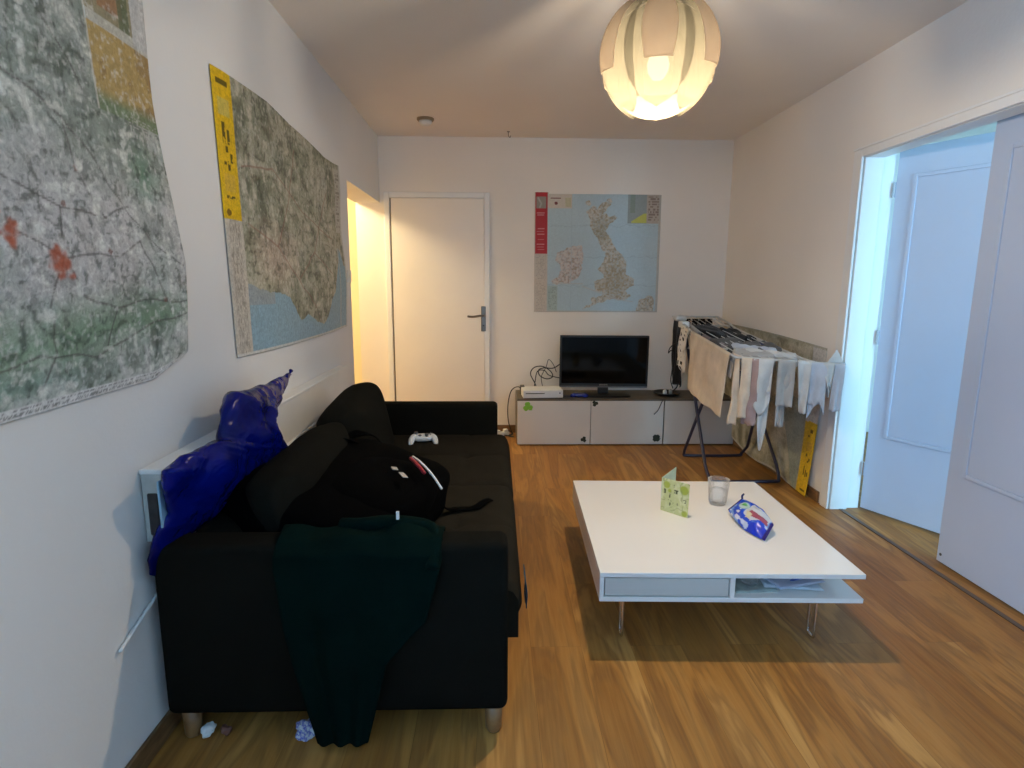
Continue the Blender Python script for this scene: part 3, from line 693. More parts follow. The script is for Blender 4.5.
# folded card
cz = tz1 + .001
A = Vector((.742, 2.472, cz)); B = Vector((.832, 2.372, cz)); Fd = Vector((.742, 2.472, cz))
def panel(a, b, h0, h1, lean, nu=40, nv=50):
    n = Vector((b - a)).cross(Vector((0, 0, 1))).normalized()
    return lambda s, t: a.lerp(b, s) + Vector((0, 0, lerp(h0, h1, s) * t)) + n * lean * t
def Ccard(s, t):
    col = np.ones(s.shape + (3,)) * L(206, 204, 142); n = fbm(s, t, 5, 3, 13)
    paint(col, np.clip((n - .5) * 5, 0, 1), L(226, 222, 176), .7)
    for a, b, r in ((.82, .78, .17), (.18, .82, .14), (.88, .10, .12), (.3, .66, .08)): paint(col, np.clip((r - np.hypot(s - a, (t - b) * 1.2)) / .03, 0, 1), L(170, 178, 48), .85)
    paint(col, (abs(fbm(s, t, 4, 2, 19) - .5) < .02) * 1., L(150, 150, 90), .6)
    for a, b, w, h in ((.46, .62, .14, .10), (.08, .55, .09, .13), (.82, .42, .10, .09), (.30, .46, .05, .10), (.32, .22, .05, .16), (.26, .36, .16, .03), (.44, .22, .03, .12), (.40, .80, .05, .06), (.60, .3, .04, .05)):
        paint(col, rect(s, t, a, b, a + w, b + h) * (fbm(s, t, 22, 2, 31) > .42), L(60, 64, 26), .9)
    return col
def cols(f, nu, nv): s, t = np.meshgrid(np.linspace(0, 1, nu + 1), np.linspace(0, 1, nv + 1)); return np.clip(f(s, t), 0, 1)
card = thing('folded_card', ((A + B) / 2).to_tuple(), 'pale yellow green printed card standing folded on the coffee table', 'card')
obj('front_panel', sheet(panel(A, B, .152, .152, -.004), 40, 50), M['print'], card, solid=.0012, col=cols(Ccard, 40, 50))
C2_ = Vector((.822, 2.53, cz))
obj('back_panel', sheet(panel(A, C2_, .152, .182, .0), 20, 30), simple('card_back_green', (.55, .60, .38), .5, .12, 25), card, solid=.0012)

# glass of water
gc = Vector((1.028, 2.545, tz1 + .0006))
gl = thing('drinking_glass', gc.to_tuple(), 'clear tumbler half full of water on the coffee table', 'glass')
g = G(); lathe(g, [(0, .0), (.036, .0), (.040, .012), (.049, .118), (.0475, .119), (.046, .118), (.0375, .014), (.032, .008), (0, .007)], gc, 40); obj('tumbler', g, M['glass'], gl, smooth=True)
g = G(); lathe(g, [(0, .0076), (.0315, .0086), (.0370, .0145), (.0419, .068), (0, .068)], gc, 40); obj('water', g, M['water'], gl, smooth=True)

# snack bag: a pillow between four corners
QA, QB, QC, QD = Vector((1.024, 2.413, .334)), Vector((1.095, 2.441, .374)), Vector((1.128, 2.204, .352)), Vector((1.060, 2.129, .318))
def snack(side):
    def f(s, t):    # s across QA->QB, t from the open end to the far seal
        p = QA.lerp(QB, s).lerp(QD.lerp(QC, s), t)
        n = (QB - QA).cross(QD - QA).normalized(); n = n if n.z > 0 else -n
        th = .030 * (math.sin(PI * s) ** .7) * (max(0, math.sin(PI * min(1, max(0, (t - .07) / .86)))) ** .6)
        cr = noise.noise(Vector((s * 5, t * 6, side * 4 + 2))) * .010 * math.sin(PI * t)
        zz = p + (QB - QA).normalized() * .022 * math.sin(PI * t) * (s * 2 - 1) + n * (side * (th + .0008) + cr)
        zz.z = max(zz.z, tz1 + .002); return zz
    return f
def Cs(s, t):
    n = fbm(s, t, 4, 3, 5); col = np.ones(s.shape + (3,)) * L(22, 70, 196); paint(col, np.clip((n - .48) * 12, 0, 1), L(120, 160, 215), .8); paint(col, (fbm(s, t, 7, 2, 55) > .66) * 1., L(210, 220, 230), .8)
    paint(col, np.clip((.20 - np.hypot(s - .62, (t - .28) * 1.3)) / .05, 0, 1), L(170, 200, 190)); paint(col, np.clip((.10 - np.hypot(s - .66, (t - .26) * 1.3)) / .03, 0, 1), L(90, 170, 90))
    paint(col, inpoly(s, t, [(.35, .42), (.9, .40), (1, .9), (.75, .92), (.3, .62)]) * 1., L(196, 200, 206)); paint(col, inpoly(s, t, [(.40, .52), (.62, .50), (.80, .88), (.62, .92)]) * 1., L(150, 70, 88)); paint(col, inpoly(s, t, [(.30, .50), (.5, .45), (.52, .60), (.32, .60)]) * 1., L(206, 196, 160))
    paint(col, ((t > .94) | (t < .03)) * 1., L(40, 30, 110)); paint(col, inpoly(s, t, [(0, .6), (.3, .66), (.5, .93), (0, .93)]) * 1., L(28, 56, 190)); return col
sk = thing('snack_bag', (1.08, 2.28, tz1 + .001), 'crumpled blue and white snack packet lying on the coffee table', 'packet')
obj('front_film', sheet(snack(1), 40, 50), M['foil'], sk, smooth=True, solid=.0006, col=cols(Cs, 40, 50))
obj('back_film', sheet(snack(-1), 24, 30), simple('silver_film', (.55, .58, .64), .25, .1, 20), sk, smooth=True, solid=.0006)
g = G(); tube(g, curve([(1.095, 2.435, .374), (1.096, 2.442, .378), (1.100, 2.450, .384), (1.112, 2.462, .388)], 4), [.0045] * 12 + [.003], 8); obj('torn_strip', g, M['navycloth'], sk, smooth=True)

# ------------------------------------------------------------------ sofa
SX0, SX1, SY0, SY1 = -.936, .036, 1.50, 3.50
AT = .115
sofa = thing('sofa', ((SX0 + SX1) / 2, (SY0 + SY1) / 2, 0), 'charcoal fabric sofa with tufted seat along the left wall', 'sofa')
def rb(lo, hi, bev, seg=4): g = G(); box(g, lo, hi, bev, seg); return g
AZ = .605; bz = .09
obj('armrest', rb((SX0, SY0, bz), (SX1, SY0 + AT, AZ), .025), M['sofa'], sofa, smooth=True)
obj('armrest', rb((SX0 + .05, SY1 - AT, bz), (.012, SY1, AZ), .025), M['sofa'], sofa, smooth=True)
obj('back_frame', rb((SX0 + .05, SY0 + AT + .002, bz), (SX0 + .19, SY1 - AT - .002, .60), .03), M['sofa'], sofa, smooth=True)
obj('seat_base', rb((SX0 + .192, SY0 + AT + .002, bz), (.02, SY1 - AT - .002, .248), .015), M['sofa'], sofa, smooth=True)
def seat_cushion(y0, y1):
    """soft seat block with two rows of tufting"""
    x0, x1, z0, z1 = -.70, .070, .25, .43
    def fn(p): return p
    g = G(); nx, ny = 46, 56
    def top(s, t):
        X = lerp(x0, x1, s); Y = lerp(y0, y1, t)
        ex = min(1, (1 - s) / .07); ey = min(1, min(t, 1 - t) / .05)
        z = z1 - .035 * (1 - math.sqrt(max(0, 1 - (1 - ex) ** 2))) - .02 * (1 - math.sqrt(max(0, 1 - (1 - ey) ** 2)))
        for bx in (.38, .72):
            for by in (.5,):
                d = math.hypot((s - bx) * (x1 - x0), (t - by) * (y1 - y0)); z -= .016 * math.exp(-(d / .035) ** 2)
            z -= .006 * math.exp(-(((s - bx) * (x1 - x0)) / .012) ** 2)
        z -= .006 * math.exp(-(((t - .5) * (y1 - y0)) / .012) ** 2)
        return Vector((X, Y, z + .004 * noise.noise(Vector((X * 4, Y * 4, 0)))))
    g = sheet(top, nx, ny)
    # front skirt, bulging
    def front(s, t): 
        Y = lerp(y0, y1, s); e = min(1, min(s, 1 - s) / .05); zt = top(1, s).z
        return Vector((x1 + .020 * math.sin(PI * t) * e - .045 * (1 - t) ** 2 - .02 * (1 - e), Y, lerp(z0, zt, t)))
    h = sheet(front, ny, 10); g.add(h.v, h.f)
    for yy in (y0, y1):
        tt = 0 if yy == y0 else 1
        h = sheet(lambda s, t: Vector((lerp(x0, x1, s), yy, lerp(z0, top(s, tt).z, t))), nx, 3); g.add(h.v, h.f)
    h = sheet(lambda s, t: Vector((x0 - .001, lerp(y0, y1, s), lerp(z0, top(0, s).z, t))), ny, 2); g.add(h.v, h.f)
    return g
ym = 2.50
obj('seat_cushion', seat_cushion(SY0 + AT + .003, ym - .003), M['sofa_seat'], sofa, smooth=True)
obj('seat_cushion', seat_cushion(ym + .003, SY1 - AT - .003), M['sofa_seat'], sofa, smooth=True)
def back_cushion(yc, hw, zc, hh, xc, hd, tilt, seed, roll=0):
    g = G(); Mx = Matrix.Rotation(R(tilt), 3, 'Y') @ Matrix.Rotation(R(roll), 3, 'X')
    def fn(p):   # pinch the edges like a filled cushion
        k = 1 - .55 * max(abs(p.y), abs(p.z)) ** 5
        return Vector((p.x * k, p.y, p.z))
    blob(g, (xc, yc, zc), (hd, hw, hh), .45, 64, 40, .03, 5, Mx, seed, fn); return g
obj('back_cushion', back_cushion(2.02, .39, .585, .175, -.655, .11, -14, 1), M['sofa'], sofa, smooth=True)
obj('back_cushion', back_cushion(2.72, .33, .60, .21, -.65, .12, -12, 5, 4), M['sofa'], sofa, smooth=True)
for x, y in ((-.005, SY0 + .045), (SX0 + .05, SY0 + .045), (-.035, SY1 - .05), (SX0 + .10, SY1 - .05)):
    g = G(); lathe(g, [(0, 0), (.019, 0), (.024, .01), (.027, .093), (0, .093)], (x, y, 0), 20); obj('leg', g, M['legwood'], sofa, smooth=True)

# coat draped over the near arm
def coat(s, t):
    # t 0 = behind the arm on the seat, 1 = hem at the floor in front
    prof = [(0, (1.74, .46)), (.08, (1.68, .50)), (.15, (1.635, .600)), (.22, (1.585, .618)), (.28, (1.525, .612)), (.33, (1.487, .58)), (.6, (1.478, .36)), (1, (1.470, .03))]
    ts = [p[0] for p in prof]; y = float(np.interp(t, ts, [p[1][0] for p in prof])); z = float(np.interp(t, ts, [p[1][1] for p in prof]))
    xl = float(np.interp(t, [0, .2, .37, .6, 1], [-.58, -.60, -.60, -.57, -.50])); xr = float(np.interp(t, [0, .2, .37, .55, .7, 1], [-.16, -.145, -.15, -.19, -.30, -.36]))
    x = lerp(xl, xr, s)
    fold = math.sin(s * 19 + 1.5 * math.sin(t * 4)) * .5 + noise.noise(Vector((x * 9, t * 3, 2))) * .9
    a = min(1, max(0, (t - .33) / .2)); y -= (.012 + .014 * fold) * a if a > 0 else 0
    lump = (1 - a) * (.004 + .016 * noise.noise(Vector((x * 11, y * 11, 5))) + .022 * math.exp(-((x + .29) / .07) ** 2 - ((y - 1.58) / .06) ** 2))
    z += max(0, lump) if t > .12 else lump * .5
    y = min(y, SY0 - .006) if t > .4 else y
    return Vector((x, y, z))
co = thing('draped_coat', (-.4, 1.5, .02), 'dark teal coat draped over the near arm of the sofa', 'coat')
obj('body', sheet(coat, 70, 110), M['coat'], co, smooth=True, solid=.006)
g = G(); box(g, (-.279, 1.560, .655), (-.271, 1.568, .678), .001); obj('zip_pull', g, M['whitepl'], co)
g = G(); tube(g, curve([(-.44, 1.60, .622), (-.38, 1.58, .630), (-.30, 1.575, .640), (-.20, 1.59, .620), (-.165, 1.54, .60), (-.17, 1.475, .55)], 8), [.022] * 30 + [.02] * 11, 14); obj('sleeve', g, M['coat'], co, smooth=True)
# blue garment corner showing at the front edge of the seat
g = sheet(lambda s, t: Vector((.092 + .006 * math.sin(min(1, t * 1.2) * 2.4), lerp(1.66, 1.78, s), lerp(.405, .32, t) - .02 * s * t + .004 * math.sin(s * 9))), 16, 16)
tag(obj('blue_cloth', g, fabric('steel_blue_cotton', (.012, .05, .08), crease=15), smooth=True, solid=.003), 'steel blue cloth hanging over the front edge of the sofa seat', 'cloth')

# backpack
bp = thing('backpack', (-.46, 2.16, .41), 'black nylon backpack lying on the sofa seat', 'backpack')
Mx = Matrix.Rotation(R(-18), 3, 'Z') @ Matrix.Rotation(R(10), 3, 'Y')
g = G(); blob(g, (-.525, 1.99, .560), (.30, .37, .125), .5, 64, 36, .07, 5, Mx, 3); obj('main_compartment', g, M['matt_black'], bp, smooth=True)
g = G(); blob(g, (-.39, 1.93, .600), (.17, .22, .070), .6, 40, 24, .06, 6, Mx, 8); obj('front_pocket', g, M['matt_black'], bp, smooth=True)
def strap(pts, w, up=Vector((0, 0, 1)), mat='matt_black', name='strap', par=bp, th=.004):
    P = curve(pts, 8); 
    def f(s, t):
        i = min(len(P) - 1, int(round(s * (len(P) - 1)))); tn = (P[min(i + 1, len(P) - 1)] - P[max(i - 1, 0)]).normalized(); n = tn.cross(up).normalized()
        return P[i] + n * (t - .5) * w
    return obj(name, sheet(f, len(P) - 1, 3), M[mat], par, smooth=True, solid=th)
strap([(-.22, 2.12, .50), (-.19, 2.14, .455), (-.14, 2.18, .438), (-.08, 2.19, .439), (-.045, 2.25, .440), (-.02, 2.27, .442)], .035)
strap([(-.50, 2.26, .655), (-.57, 2.24, .70), (-.63, 2.20, .725), (-.68, 2.16, .725), (-.70, 2.12, .70)], .05, Vector((.3, .3, 1)))
strap([(-.44, 2.30, .64), (-.50, 2.34, .69), (-.58, 2.33, .70), (-.60, 2.27, .67)], .03, Vector((1, 0, .2)), name='grab_handle')
M['redpl'] = simple('red_trim', (.35, .02, .03), .5); M['greylogo'] = simple('grey_print', (.42, .38, .34), .6)
g = G(); tube(g, curve([(-.300, 2.05, .690), (-.262, 1.98, .690), (-.215, 1.91, .668), (-.178, 1.85, .640)], 5), .0042, 8); obj('white_piping', g, M['whitepl'], bp, smooth=True)
g = G(); tube(g, curve([(-.305, 2.03, .690), (-.272, 1.96, .690), (-.240, 1.90, .678)], 5), .006, 8); obj('red_piping', g, M['redpl'], bp, smooth=True)
def patch(cx, cy, cz, w, d, rot):
    Mx = Matrix.Translation((cx, cy, cz)) @ Matrix.Rotation(R(rot), 4, 'Z') @ Matrix.Rotation(R(12), 4, 'Y')
    g = G(); box(g, (-w / 2, -d / 2, -.0015), (w / 2, d / 2, .0015), .001, 1, Mx); return g
obj('grey_logo', patch(-.345, 1.93, .685, .02, .03, 20), M['greylogo'], bp); obj('grey_logo', patch(-.305, 1.86, .685, .018, .055, 25), M['greylogo'], bp)

# game controller (white) on the seat, far end
def controller(name, c, rot, mats, label, sc=1.0):
    c = Vector(c); Mx = Matrix.Rotation(R(rot), 3, 'Z') @ Matrix.Rotation(R(14), 3, 'X')
    t = thing(name, (c.x, c.y, c.z - .02 * sc), label, 'game controller')
    g = G(); blob(g, c, (.058 * sc, .032 * sc, .018 * sc), .6, 32, 16, 0, 1, Mx)
    for sx in (-1, 1):
        pts = [c + Mx @ Vector((sx * .040, .010, .0)) * sc, c + Mx @ Vector((sx * .062, -.005, -.001)) * sc, c + Mx @ Vector((sx * .074, -.035, -.006)) * sc, c + Mx @ Vector((sx * .076, -.060, -.012)) * sc, c + Mx @ Vector((sx * .074, -.068, -.014)) * sc]
        tube(g, curve(pts, 4), [r * sc for r in (.020, .022, .023, .023, .022, .021, .020, .019, .018, .017, .016, .015, .014, .012, .010, .008, .004)], 14)
    obj('shell', g, mats[0], t, smooth=True)
    for sx, sy in ((-.045, .010), (.022, -.014)):
        g = G(); ax = Mx.to_4x4().to_3x3(); lathe(g, [(0, .012 * sc), (.010 * sc, .012 * sc), (.009 * sc, .020 * sc), (.013 * sc, .027 * sc), (0, .028 * sc)], c + ax @ Vector((sx * sc, sy * sc, .004)), 16, ax); obj('thumbstick', g, mats[1], t, smooth=True)
    g = G(); 
    for a in range(4): lathe(g, [(0, .016 * sc), (.004 * sc, .016 * sc), (.004 * sc, .021 * sc), (0, .022 * sc)], c + Mx @ Vector(((.046 + .011 * math.cos(a * PI / 2)) * sc, (.010 + .011 * math.sin(a * PI / 2)) * sc, .002)), 10, Mx)
    obj('face_buttons', g, mats[1], t)
    g = G(); box(g, (-.012 * sc, -.004 * sc, .016 * sc), (-.004 * sc - .012 * sc + .006 * sc, .004 * sc, .0), 0) if False else box(g, (-.024 * sc, -.018 * sc, .014 * sc), (-.016 * sc, .002 * sc, .021 * sc), .001, 1, Matrix.Translation(c) @ Mx.to_4x4())
    box(g, (-.030 * sc, -.012 * sc, .014 * sc), (-.010 * sc, -.004 * sc, .021 * sc), .001, 1, Matrix.Translation(c) @ Mx.to_4x4()); obj('direction_pad', g, mats[1], t)
    return t
controller('game_controller', (-.405, 3.19, .456), 6, (M['whitepl'], M['rubber']), 'white game controller lying on the sofa seat by the far arm', .9)

# ------------------------------------------------------------------ wall heater behind the sofa
rd = thing('wall_heater', (XL + .03, 2.5, .6), 'long low white electric heater on the left wall behind the sofa', 'heater')
ry0, ry1 = 1.545, 3.56
g = G(); box(g, (XL + .008, ry0, .615), (XL + .058, ry1, .80), .006, 2); obj('casing', g, M['radiator'], rd)
g = G(); box(g, (XL + .002, ry0 - .012, .798), (XL + .062, ry1 + .01, .812), .004, 2); obj('top_cap', g, M['radiator'], rd)
g = G(); box(g, (XL + .004, ry0 - .004, .603), (XL + .066, ry1, .619), .004, 2); obj('bottom_rail', g, M['radiator'], rd)
g = G(); box(g, (XL + .004, ry0 - .010, .603), (XL + .060, ry0, .80), .004, 2); ep = obj('end_cap', g, simple('end_cap_grey', (.42, .43, .40), .4, .1, 30), rd)
g = G(); box(g, (XL + .018, ry0 - .013, .625), (XL + .046, ry0 - .008, .745), .003, 1); obj('vent_opening', g, M['vent'], ep)
g = G(); tube(g, curve([(XL + .009, 1.371, .384), (XL + .009, 1.46, .413), (XL + .009, 1.568, .448), (XL + .009, 1.75, .515), (XL + .009, 1.9, .60)], 6), .0055, 8)
tag(obj('heater_cable', g, M['cablew'], smooth=True), 'thin white cord running up the left wall to the heater', 'cord')

# blue plastic bag draped over the heater
BG = [((1.484, 0.537), (1.514, 0.518), -0.93, 0.005), ((1.474, 0.582), (1.53, 0.55), -0.925, 0.012), ((1.486, 0.619), (1.58, 0.56), -0.915, 0.02), ((1.498, 0.656), (1.66, 0.58), -0.9, 0.025), ((1.517, 0.699), (1.76, 0.59), -0.875, 0.03), ((1.475, 0.782), (1.87, 0.60), -0.86, 0.035), ((1.476, 0.836), (2.0, 0.61), -0.85, 0.045), ((1.542, 0.853), (2.11, 0.62), -0.84, 0.05), ((1.658, 0.846), (2.23, 0.635), -0.835, 0.055), ((1.739, 0.839), (2.25, 0.66), -0.83, 0.055), ((1.749, 0.883), (2.203, 0.708), -0.83, 0.055), ((1.783, 0.928), (2.095, 0.779), -0.83, 0.055), ((1.846, 0.967), (2.072, 0.814), -0.83, 0.05), ((1.967, 0.958), (2.165, 0.85), -0.83, 0.04), ((2.108, 0.947), (2.268, 0.88), -0.835, 0.025), ((2.292, 0.943), (2.355, 0.917), -0.84, 0.012), ((2.377, 0.942), (2.399, 0.934), -0.842, 0.005)]
nb = 28; g = G(); vs = []; K = 6
def interp(i, f):
    a, b = BG[i], BG[min(i + 1, len(BG) - 1)]
    return [lerp(a[0][k], b[0][k], f) for k in (0, 1)], [lerp(a[1][k], b[1][k], f) for k in (0, 1)], lerp(a[2], b[2], f), lerp(a[3], b[3], f)
rows = []
for i in range(len(BG) - 1):
    for q in range(K): rows.append(interp(i, q / K))
rows.append(interp(len(BG) - 1, 0))
for (l, r_, x, th) in rows:
    for k in range(nb):
        a = 2 * PI * k / nb; u = .5 + .5 * math.cos(a); y = lerp(l[0], r_[0], u); z = lerp(l[1], r_[1], u); dx = th * math.sin(a)
        p = Vector((x + dx, y, z)); n1 = noise.noise(p * 13) + .5 * abs(noise.noise(p * 31)); e = math.sin(a)
        p.x += .030 * n1 * e * (th / .06); p.y += .012 * noise.noise(p * 15 + Vector((4, 0, 0))); p.z += .010 * noise.noise(p * 15 + Vector((0, 8, 0)))
        p.x = max(p.x, XL + .004); 
        vs.append(p)
fs = [(j * nb + k, j * nb + (k + 1) % nb, (j + 1) * nb + (k + 1) % nb, (j + 1) * nb + k) for j in range(len(rows) - 1) for k in range(nb)]
fs += [tuple(range(nb - 1, -1, -1)), tuple((len(rows) - 1) * nb + k for k in range(nb))]
g.add(vs, fs)
bb_ = thing('plastic_bag', (-.85, 1.85, .63), 'crumpled glossy blue plastic bag draped over the heater behind the sofa', 'bag')
obj('film', g, M['bluebag'], bb_, smooth=True)
g = G(); tube(g, [(-.842, 2.375, .938), (-.842, 2.39, .945), (-.842, 2.402, .952)], [.006, .004, .009], 8); obj('knot', g, M['bluebag'], bb_, smooth=True)
g = G(); box(g, (XL + .066, 1.50, .66), (XL + .072, 1.60, .79), .002); tag(obj('film_wrapper', g, M['cyan']), 'pale blue plastic wrapper between the heater end and the blue bag', 'wrapper')

# litter under the near arm
def crumple(c, s, seed, e=.8):
    g = G(); n = 24; blob(g, c, s, e, 28, 16, .6, 40, None, seed); 
    g.v = [(p[0], p[1], max(p[2], .0015)) for p in g.v]; return g
N = NT('crumpled_wrapper'); v = N.coord(); N.l(N.ramp(N.noise(v, 45, 3), [(.40, (.62, .64, .66)), (.50, (.06, .08, .42)), (.6, (.55, .58, .6))]), N.b.inputs['Base Color']); N.set(Roughness=.3); M['wrap'] = N.m
tag(obj('crumpled_wrapper', crumple((-.545, 1.525, .027), (.030, .026, .024), 3), M['wrap'], smooth=False), 'crumpled blue and white wrapper on the floor in front of the sofa arm', 'wrapper')
tag(obj('crumpled_paper', crumple((-.84, 1.54, .018), (.022, .018, .015), 9), M['whitepl'], smooth=False), 'small crumpled white paper on the floor by the left end of the sofa arm', 'paper')
tag(obj('crumpled_paper', crumple((-.79, 1.54, .015), (.016, .013, .012), 14), simple('brown_red_paper', (.18, .07, .05), .6), smooth=False), 'small reddish brown scrap on the floor beside the white crumpled paper', 'paper')
tag(obj('paper_scrap', crumple((-.435, 1.52, .011), (.022, .012, .010), 21), M['whitepl'], smooth=False), 'tiny white scrap on the floor at the hem of the teal coat', 'paper')

# ------------------------------------------------------------------ television benches
def bench(x0, n, name, label):
    y0, y1 = YB - .43, YB - .014
    t = thing(name, (x0 + .3 * n, (y0 + y1) / 2, 0), label, 'cabinet', None)
    x1 = x0 + .6 * n
    g = G(); box(g, (x0, y0 + .02, .006), (x1, y1, .368), .002, 1); obj('body', g, M['benchtop'], t)
    g = G(); box(g, (x0, y0 + .004, .368), (x1, y1, .387), .002, 1); obj('top_panel', g, M['benchtop'], t)
    for k in range(n):
        g = G(); box(g, (x0 + .6 * k + .002, y0, .010), (x0 + .6 * k + .597, y0 + .018, .372), .002, 2); obj('door', g, M['bench'], t)
    return t
bench(.176, 2, 'tv_bench', 'low white two door bench under the television')
bench(1.380, 1, 'tv_bench', 'low white single door bench in the corner behind the drying rack')
yf = YB - .4315
def clover(x, z, r, mat, label, n=3, rot=0, name='clover_sticker'):
    g = G(); c = Vector((x, yf, z))
    for k in range(n):
        a = R(90 + rot) + 2 * PI * k / n; pts = []
        m = 20
        for i in range(m):
            u = 2 * PI * i / m; rr = r * .52 * (1 - .22 * math.cos(u) ** 8 * (1 if math.cos(u) > 0 else 0))
            px = math.cos(a) * r * .52 + rr * math.cos(u + a); pz = math.sin(a) * r * .52 + rr * math.sin(u + a); pts.append((px, pz))
        v = [c + Vector((p[0], 0, p[1])) for p in pts] + [c + Vector((p[0], -.0012 - .0002 * k, p[1])) for p in pts]
        f = [tuple(range(m - 1, -1, -1)), tuple(range(m, 2 * m))] + [(i, (i + 1) % m, m + (i + 1) % m, m + i) for i in range(m)]
        g.add(v, f)
    a = R(-90 + rot + 25); tube(g, [c + Vector((0, -.001, 0)), c + Vector((math.cos(a) * r * .6, -.001, math.sin(a) * r * .6)), c + Vector((math.cos(a + .3) * r * 1.05, -.001, math.sin(a + .3) * r * 1.05))], r * .07, 6)
    tag(obj(name, g, mat), label, 'sticker')
M['green'] = simple('green_sticker', (.22, .50, .04), .5, .15, 50); M['dkst'] = simple('dark_green_sticker', (.02, .028, .012), .5, .2, 50)
clover(.262, .325, .042, M['green'], 'bright green clover sticker on the left bench door', 3, 8)
clover(.722, .052, .026, M['dkst'], 'dark clover sticker low on the left bench door', 3, -20)
clover(.808, .352, .026, M['dkst'], 'dark clover sticker at the top left of the middle bench door', 3, 40)
clover(1.322, .062, .034, M['dkst'], 'dark four leaf clover sticker low on the middle bench door', 4, 45)

# television
tvx0, tvx1 = .535, 1.272; ty = 4.80; tz_0, tz_1 = .455, .888
tv = thing('television', ((tvx0 + tvx1) / 2, ty + .02, .387), 'black flat screen television on the white bench', 'television')
TR = Matrix.Translation(((tvx0 + tvx1) / 2, ty, 0)) @ Matrix.Rotation(R(-2.5), 4, 'Z') @ Matrix.Translation((-(tvx0 + tvx1) / 2, -ty, 0))
g = G(); box(g, (tvx0, ty, tz_0), (tvx1, ty + .035, tz_1), .005, 2, TR); obj('casing', g, M['blackpl'], tv)
g = G(); box(g, (tvx0 + .016, ty - .0015, tz_0 + .032), (tvx1 - .016, ty + .002, tz_1 - .016), .0005, 1, TR); obj('screen', g, M['screen'], tv)
g = G(); box(g, (tvx0 + .004, ty - .003, tz_0 - .002), (tvx1 - .004, ty + .001, tz_0 + .010), .001, 1, TR); obj('lower_trim', g, simple('grey_trim', (.16, .16, .17), .25), tv)
xm = (tvx0 + tvx1) / 2
g = G()
for i, w in enumerate((.006, .005, .006, .005, .006, .005, .006)): box(g, (xm - .034 + .0100 * i, ty - .0035, tz_0 + .017), (xm - .034 + .0100 * i + w, ty - .0012, tz_0 + .024), 0, 1, TR)
obj('maker_mark', g, M['greylogo'], tv)
g = G(); box(g, (xm - .045, ty + .01, .40), (xm + .045, ty + .04, tz_0 + .05), .006, 2, TR); obj('stand_neck', g, M['blackpl'], tv)
g = G(); blob(g, (xm - .01, ty - .02, .394), (.235, .105, .0065), .55, 48, 12, 0, 1, TR.to_3x3()); obj('stand_base', g, M['blackpl'], tv, smooth=True)

# game console, cables
cs = thing('game_console', (.385, 4.74, .387), 'white flat game console on the left end of the bench', 'game console')
CM = Matrix.Translation((.385, 4.70, 0)) @ Matrix.Rotation(R(4), 4, 'Z')
g = G(); box(g, (-.165, -.055, .392), (.162, .15, .456), .006, 3, CM); obj('shell', g, M['whitepl'], cs)
g = G(); box(g, (-.16, -.05, .387), (.157, .145, .393), .001, 1, CM); obj('foot_plate', g, M['blackpl'], cs)
g = G(); box(g, (-.145, -.0565, .428), (.01, -.054, .434), .0005, 1, CM); obj('disc_slot', g, M['blackpl'], cs)
g = G(); lathe(g, [(0, 0), (.006, 0), (.006, .002), (0, .002)], CM @ Vector((.135, -.055, .432)), 14, Matrix.Rotation(R(90), 3, 'X')); obj('power_button', g, M['rubber'], cs)
def cable(pts, r, label, name='cable', mat='cable', closed=False, n=8, cat='cable'):
    g = G(); tube(g, curve(pts, n, closed), r, 8, closed); return tag(obj(name, g, M[mat], smooth=True), label, cat)
cable([(.36, 4.93, .392), (.34, 4.94, .46), (.30, 4.945, .545), (.33, 4.94, .60), (.40, 4.945, .61), (.47, 4.94, .57), (.49, 4.95, .52), (.44, 4.955, .50), (.38, 4.95, .53), (.37, 4.94, .58), (.42, 4.93, .60), (.50, 4.93, .60), (.60, 4.90, .68)], .0045, 'tangled black cable looping up behind the console to the television')
cable([(.33, 4.97, .392), (.34, 4.97, .46), (.36, 4.975, .56), (.42, 4.98, .57), (.46, 4.975, .53), (.53, 4.975, .51), (.58, 4.97, .505)], .004, 'short black cable loop lying behind the console')
cable([(.42, 5.0, .391), (.40, 5.0, .47), (.40, 5.0, .52), (.44, 5.01, .60), (.46, 5.015, .66), (.50, 5.02, .62), (.53, 5.02, .55)], .003, 'thin black lead standing between console and television')
cable([(.23, 4.80, .44), (.18, 4.79, .46), (.13, 4.80, .42), (.105, 4.82, .30), (.11, 4.85, .15), (.14, 4.90, .04), (.13, 4.93, .012), (.08, 4.95, .012)], .0045, 'brown cable hanging from the bench end down to the floor', mat='cable')
cable([(.06, 4.93, .012), (.11, 4.90, .012), (.15, 4.93, .02), (.12, 4.97, .035), (.08, 4.94, .012), (.13, 4.89, .008), (.155, 4.87, .01)], .005, 'dark knot of cable on the floor beside the bench')
g = G(); box(g, (.205, 4.80, .39), (.245, 4.90, .46), .008, 3); tag(obj('power_adapter', g, M['blackpl']), 'black power adapter at the left end of the bench behind the console', 'adapter')
ps = thing('power_strip', (.03, 4.93, 0), 'white power strip on the floor between sofa and bench', 'power strip')
PMx = Matrix.Translation((.05, 4.93, 0)) @ Matrix.Rotation(R(24), 4, 'Z')
g = G(); box(g, (-.11, -.025, .001), (.07, .025, .036), .006, 2, PMx); obj('body', g, M['cablew'], ps)
g = G(); box(g, (.02, -.018, .034), (.06, .018, .060), .006, 2, PMx); obj('plug', g, M['whitepl'], ps)
g = G(); box(g, (-.05, -.018, .034), (-.012, .018, .055), .006, 2, PMx); obj('plug', g, M['cablew'], ps)
M['bluegl'] = simple('blue_gloss_plastic', (.02, .03, .22), .2, .1, 30)
controller('game_controller', (.69, 4.70, .405), 175, (M['bluegl'], M['rubber']), 'dark blue game controller on the bench in front of the television', .85)
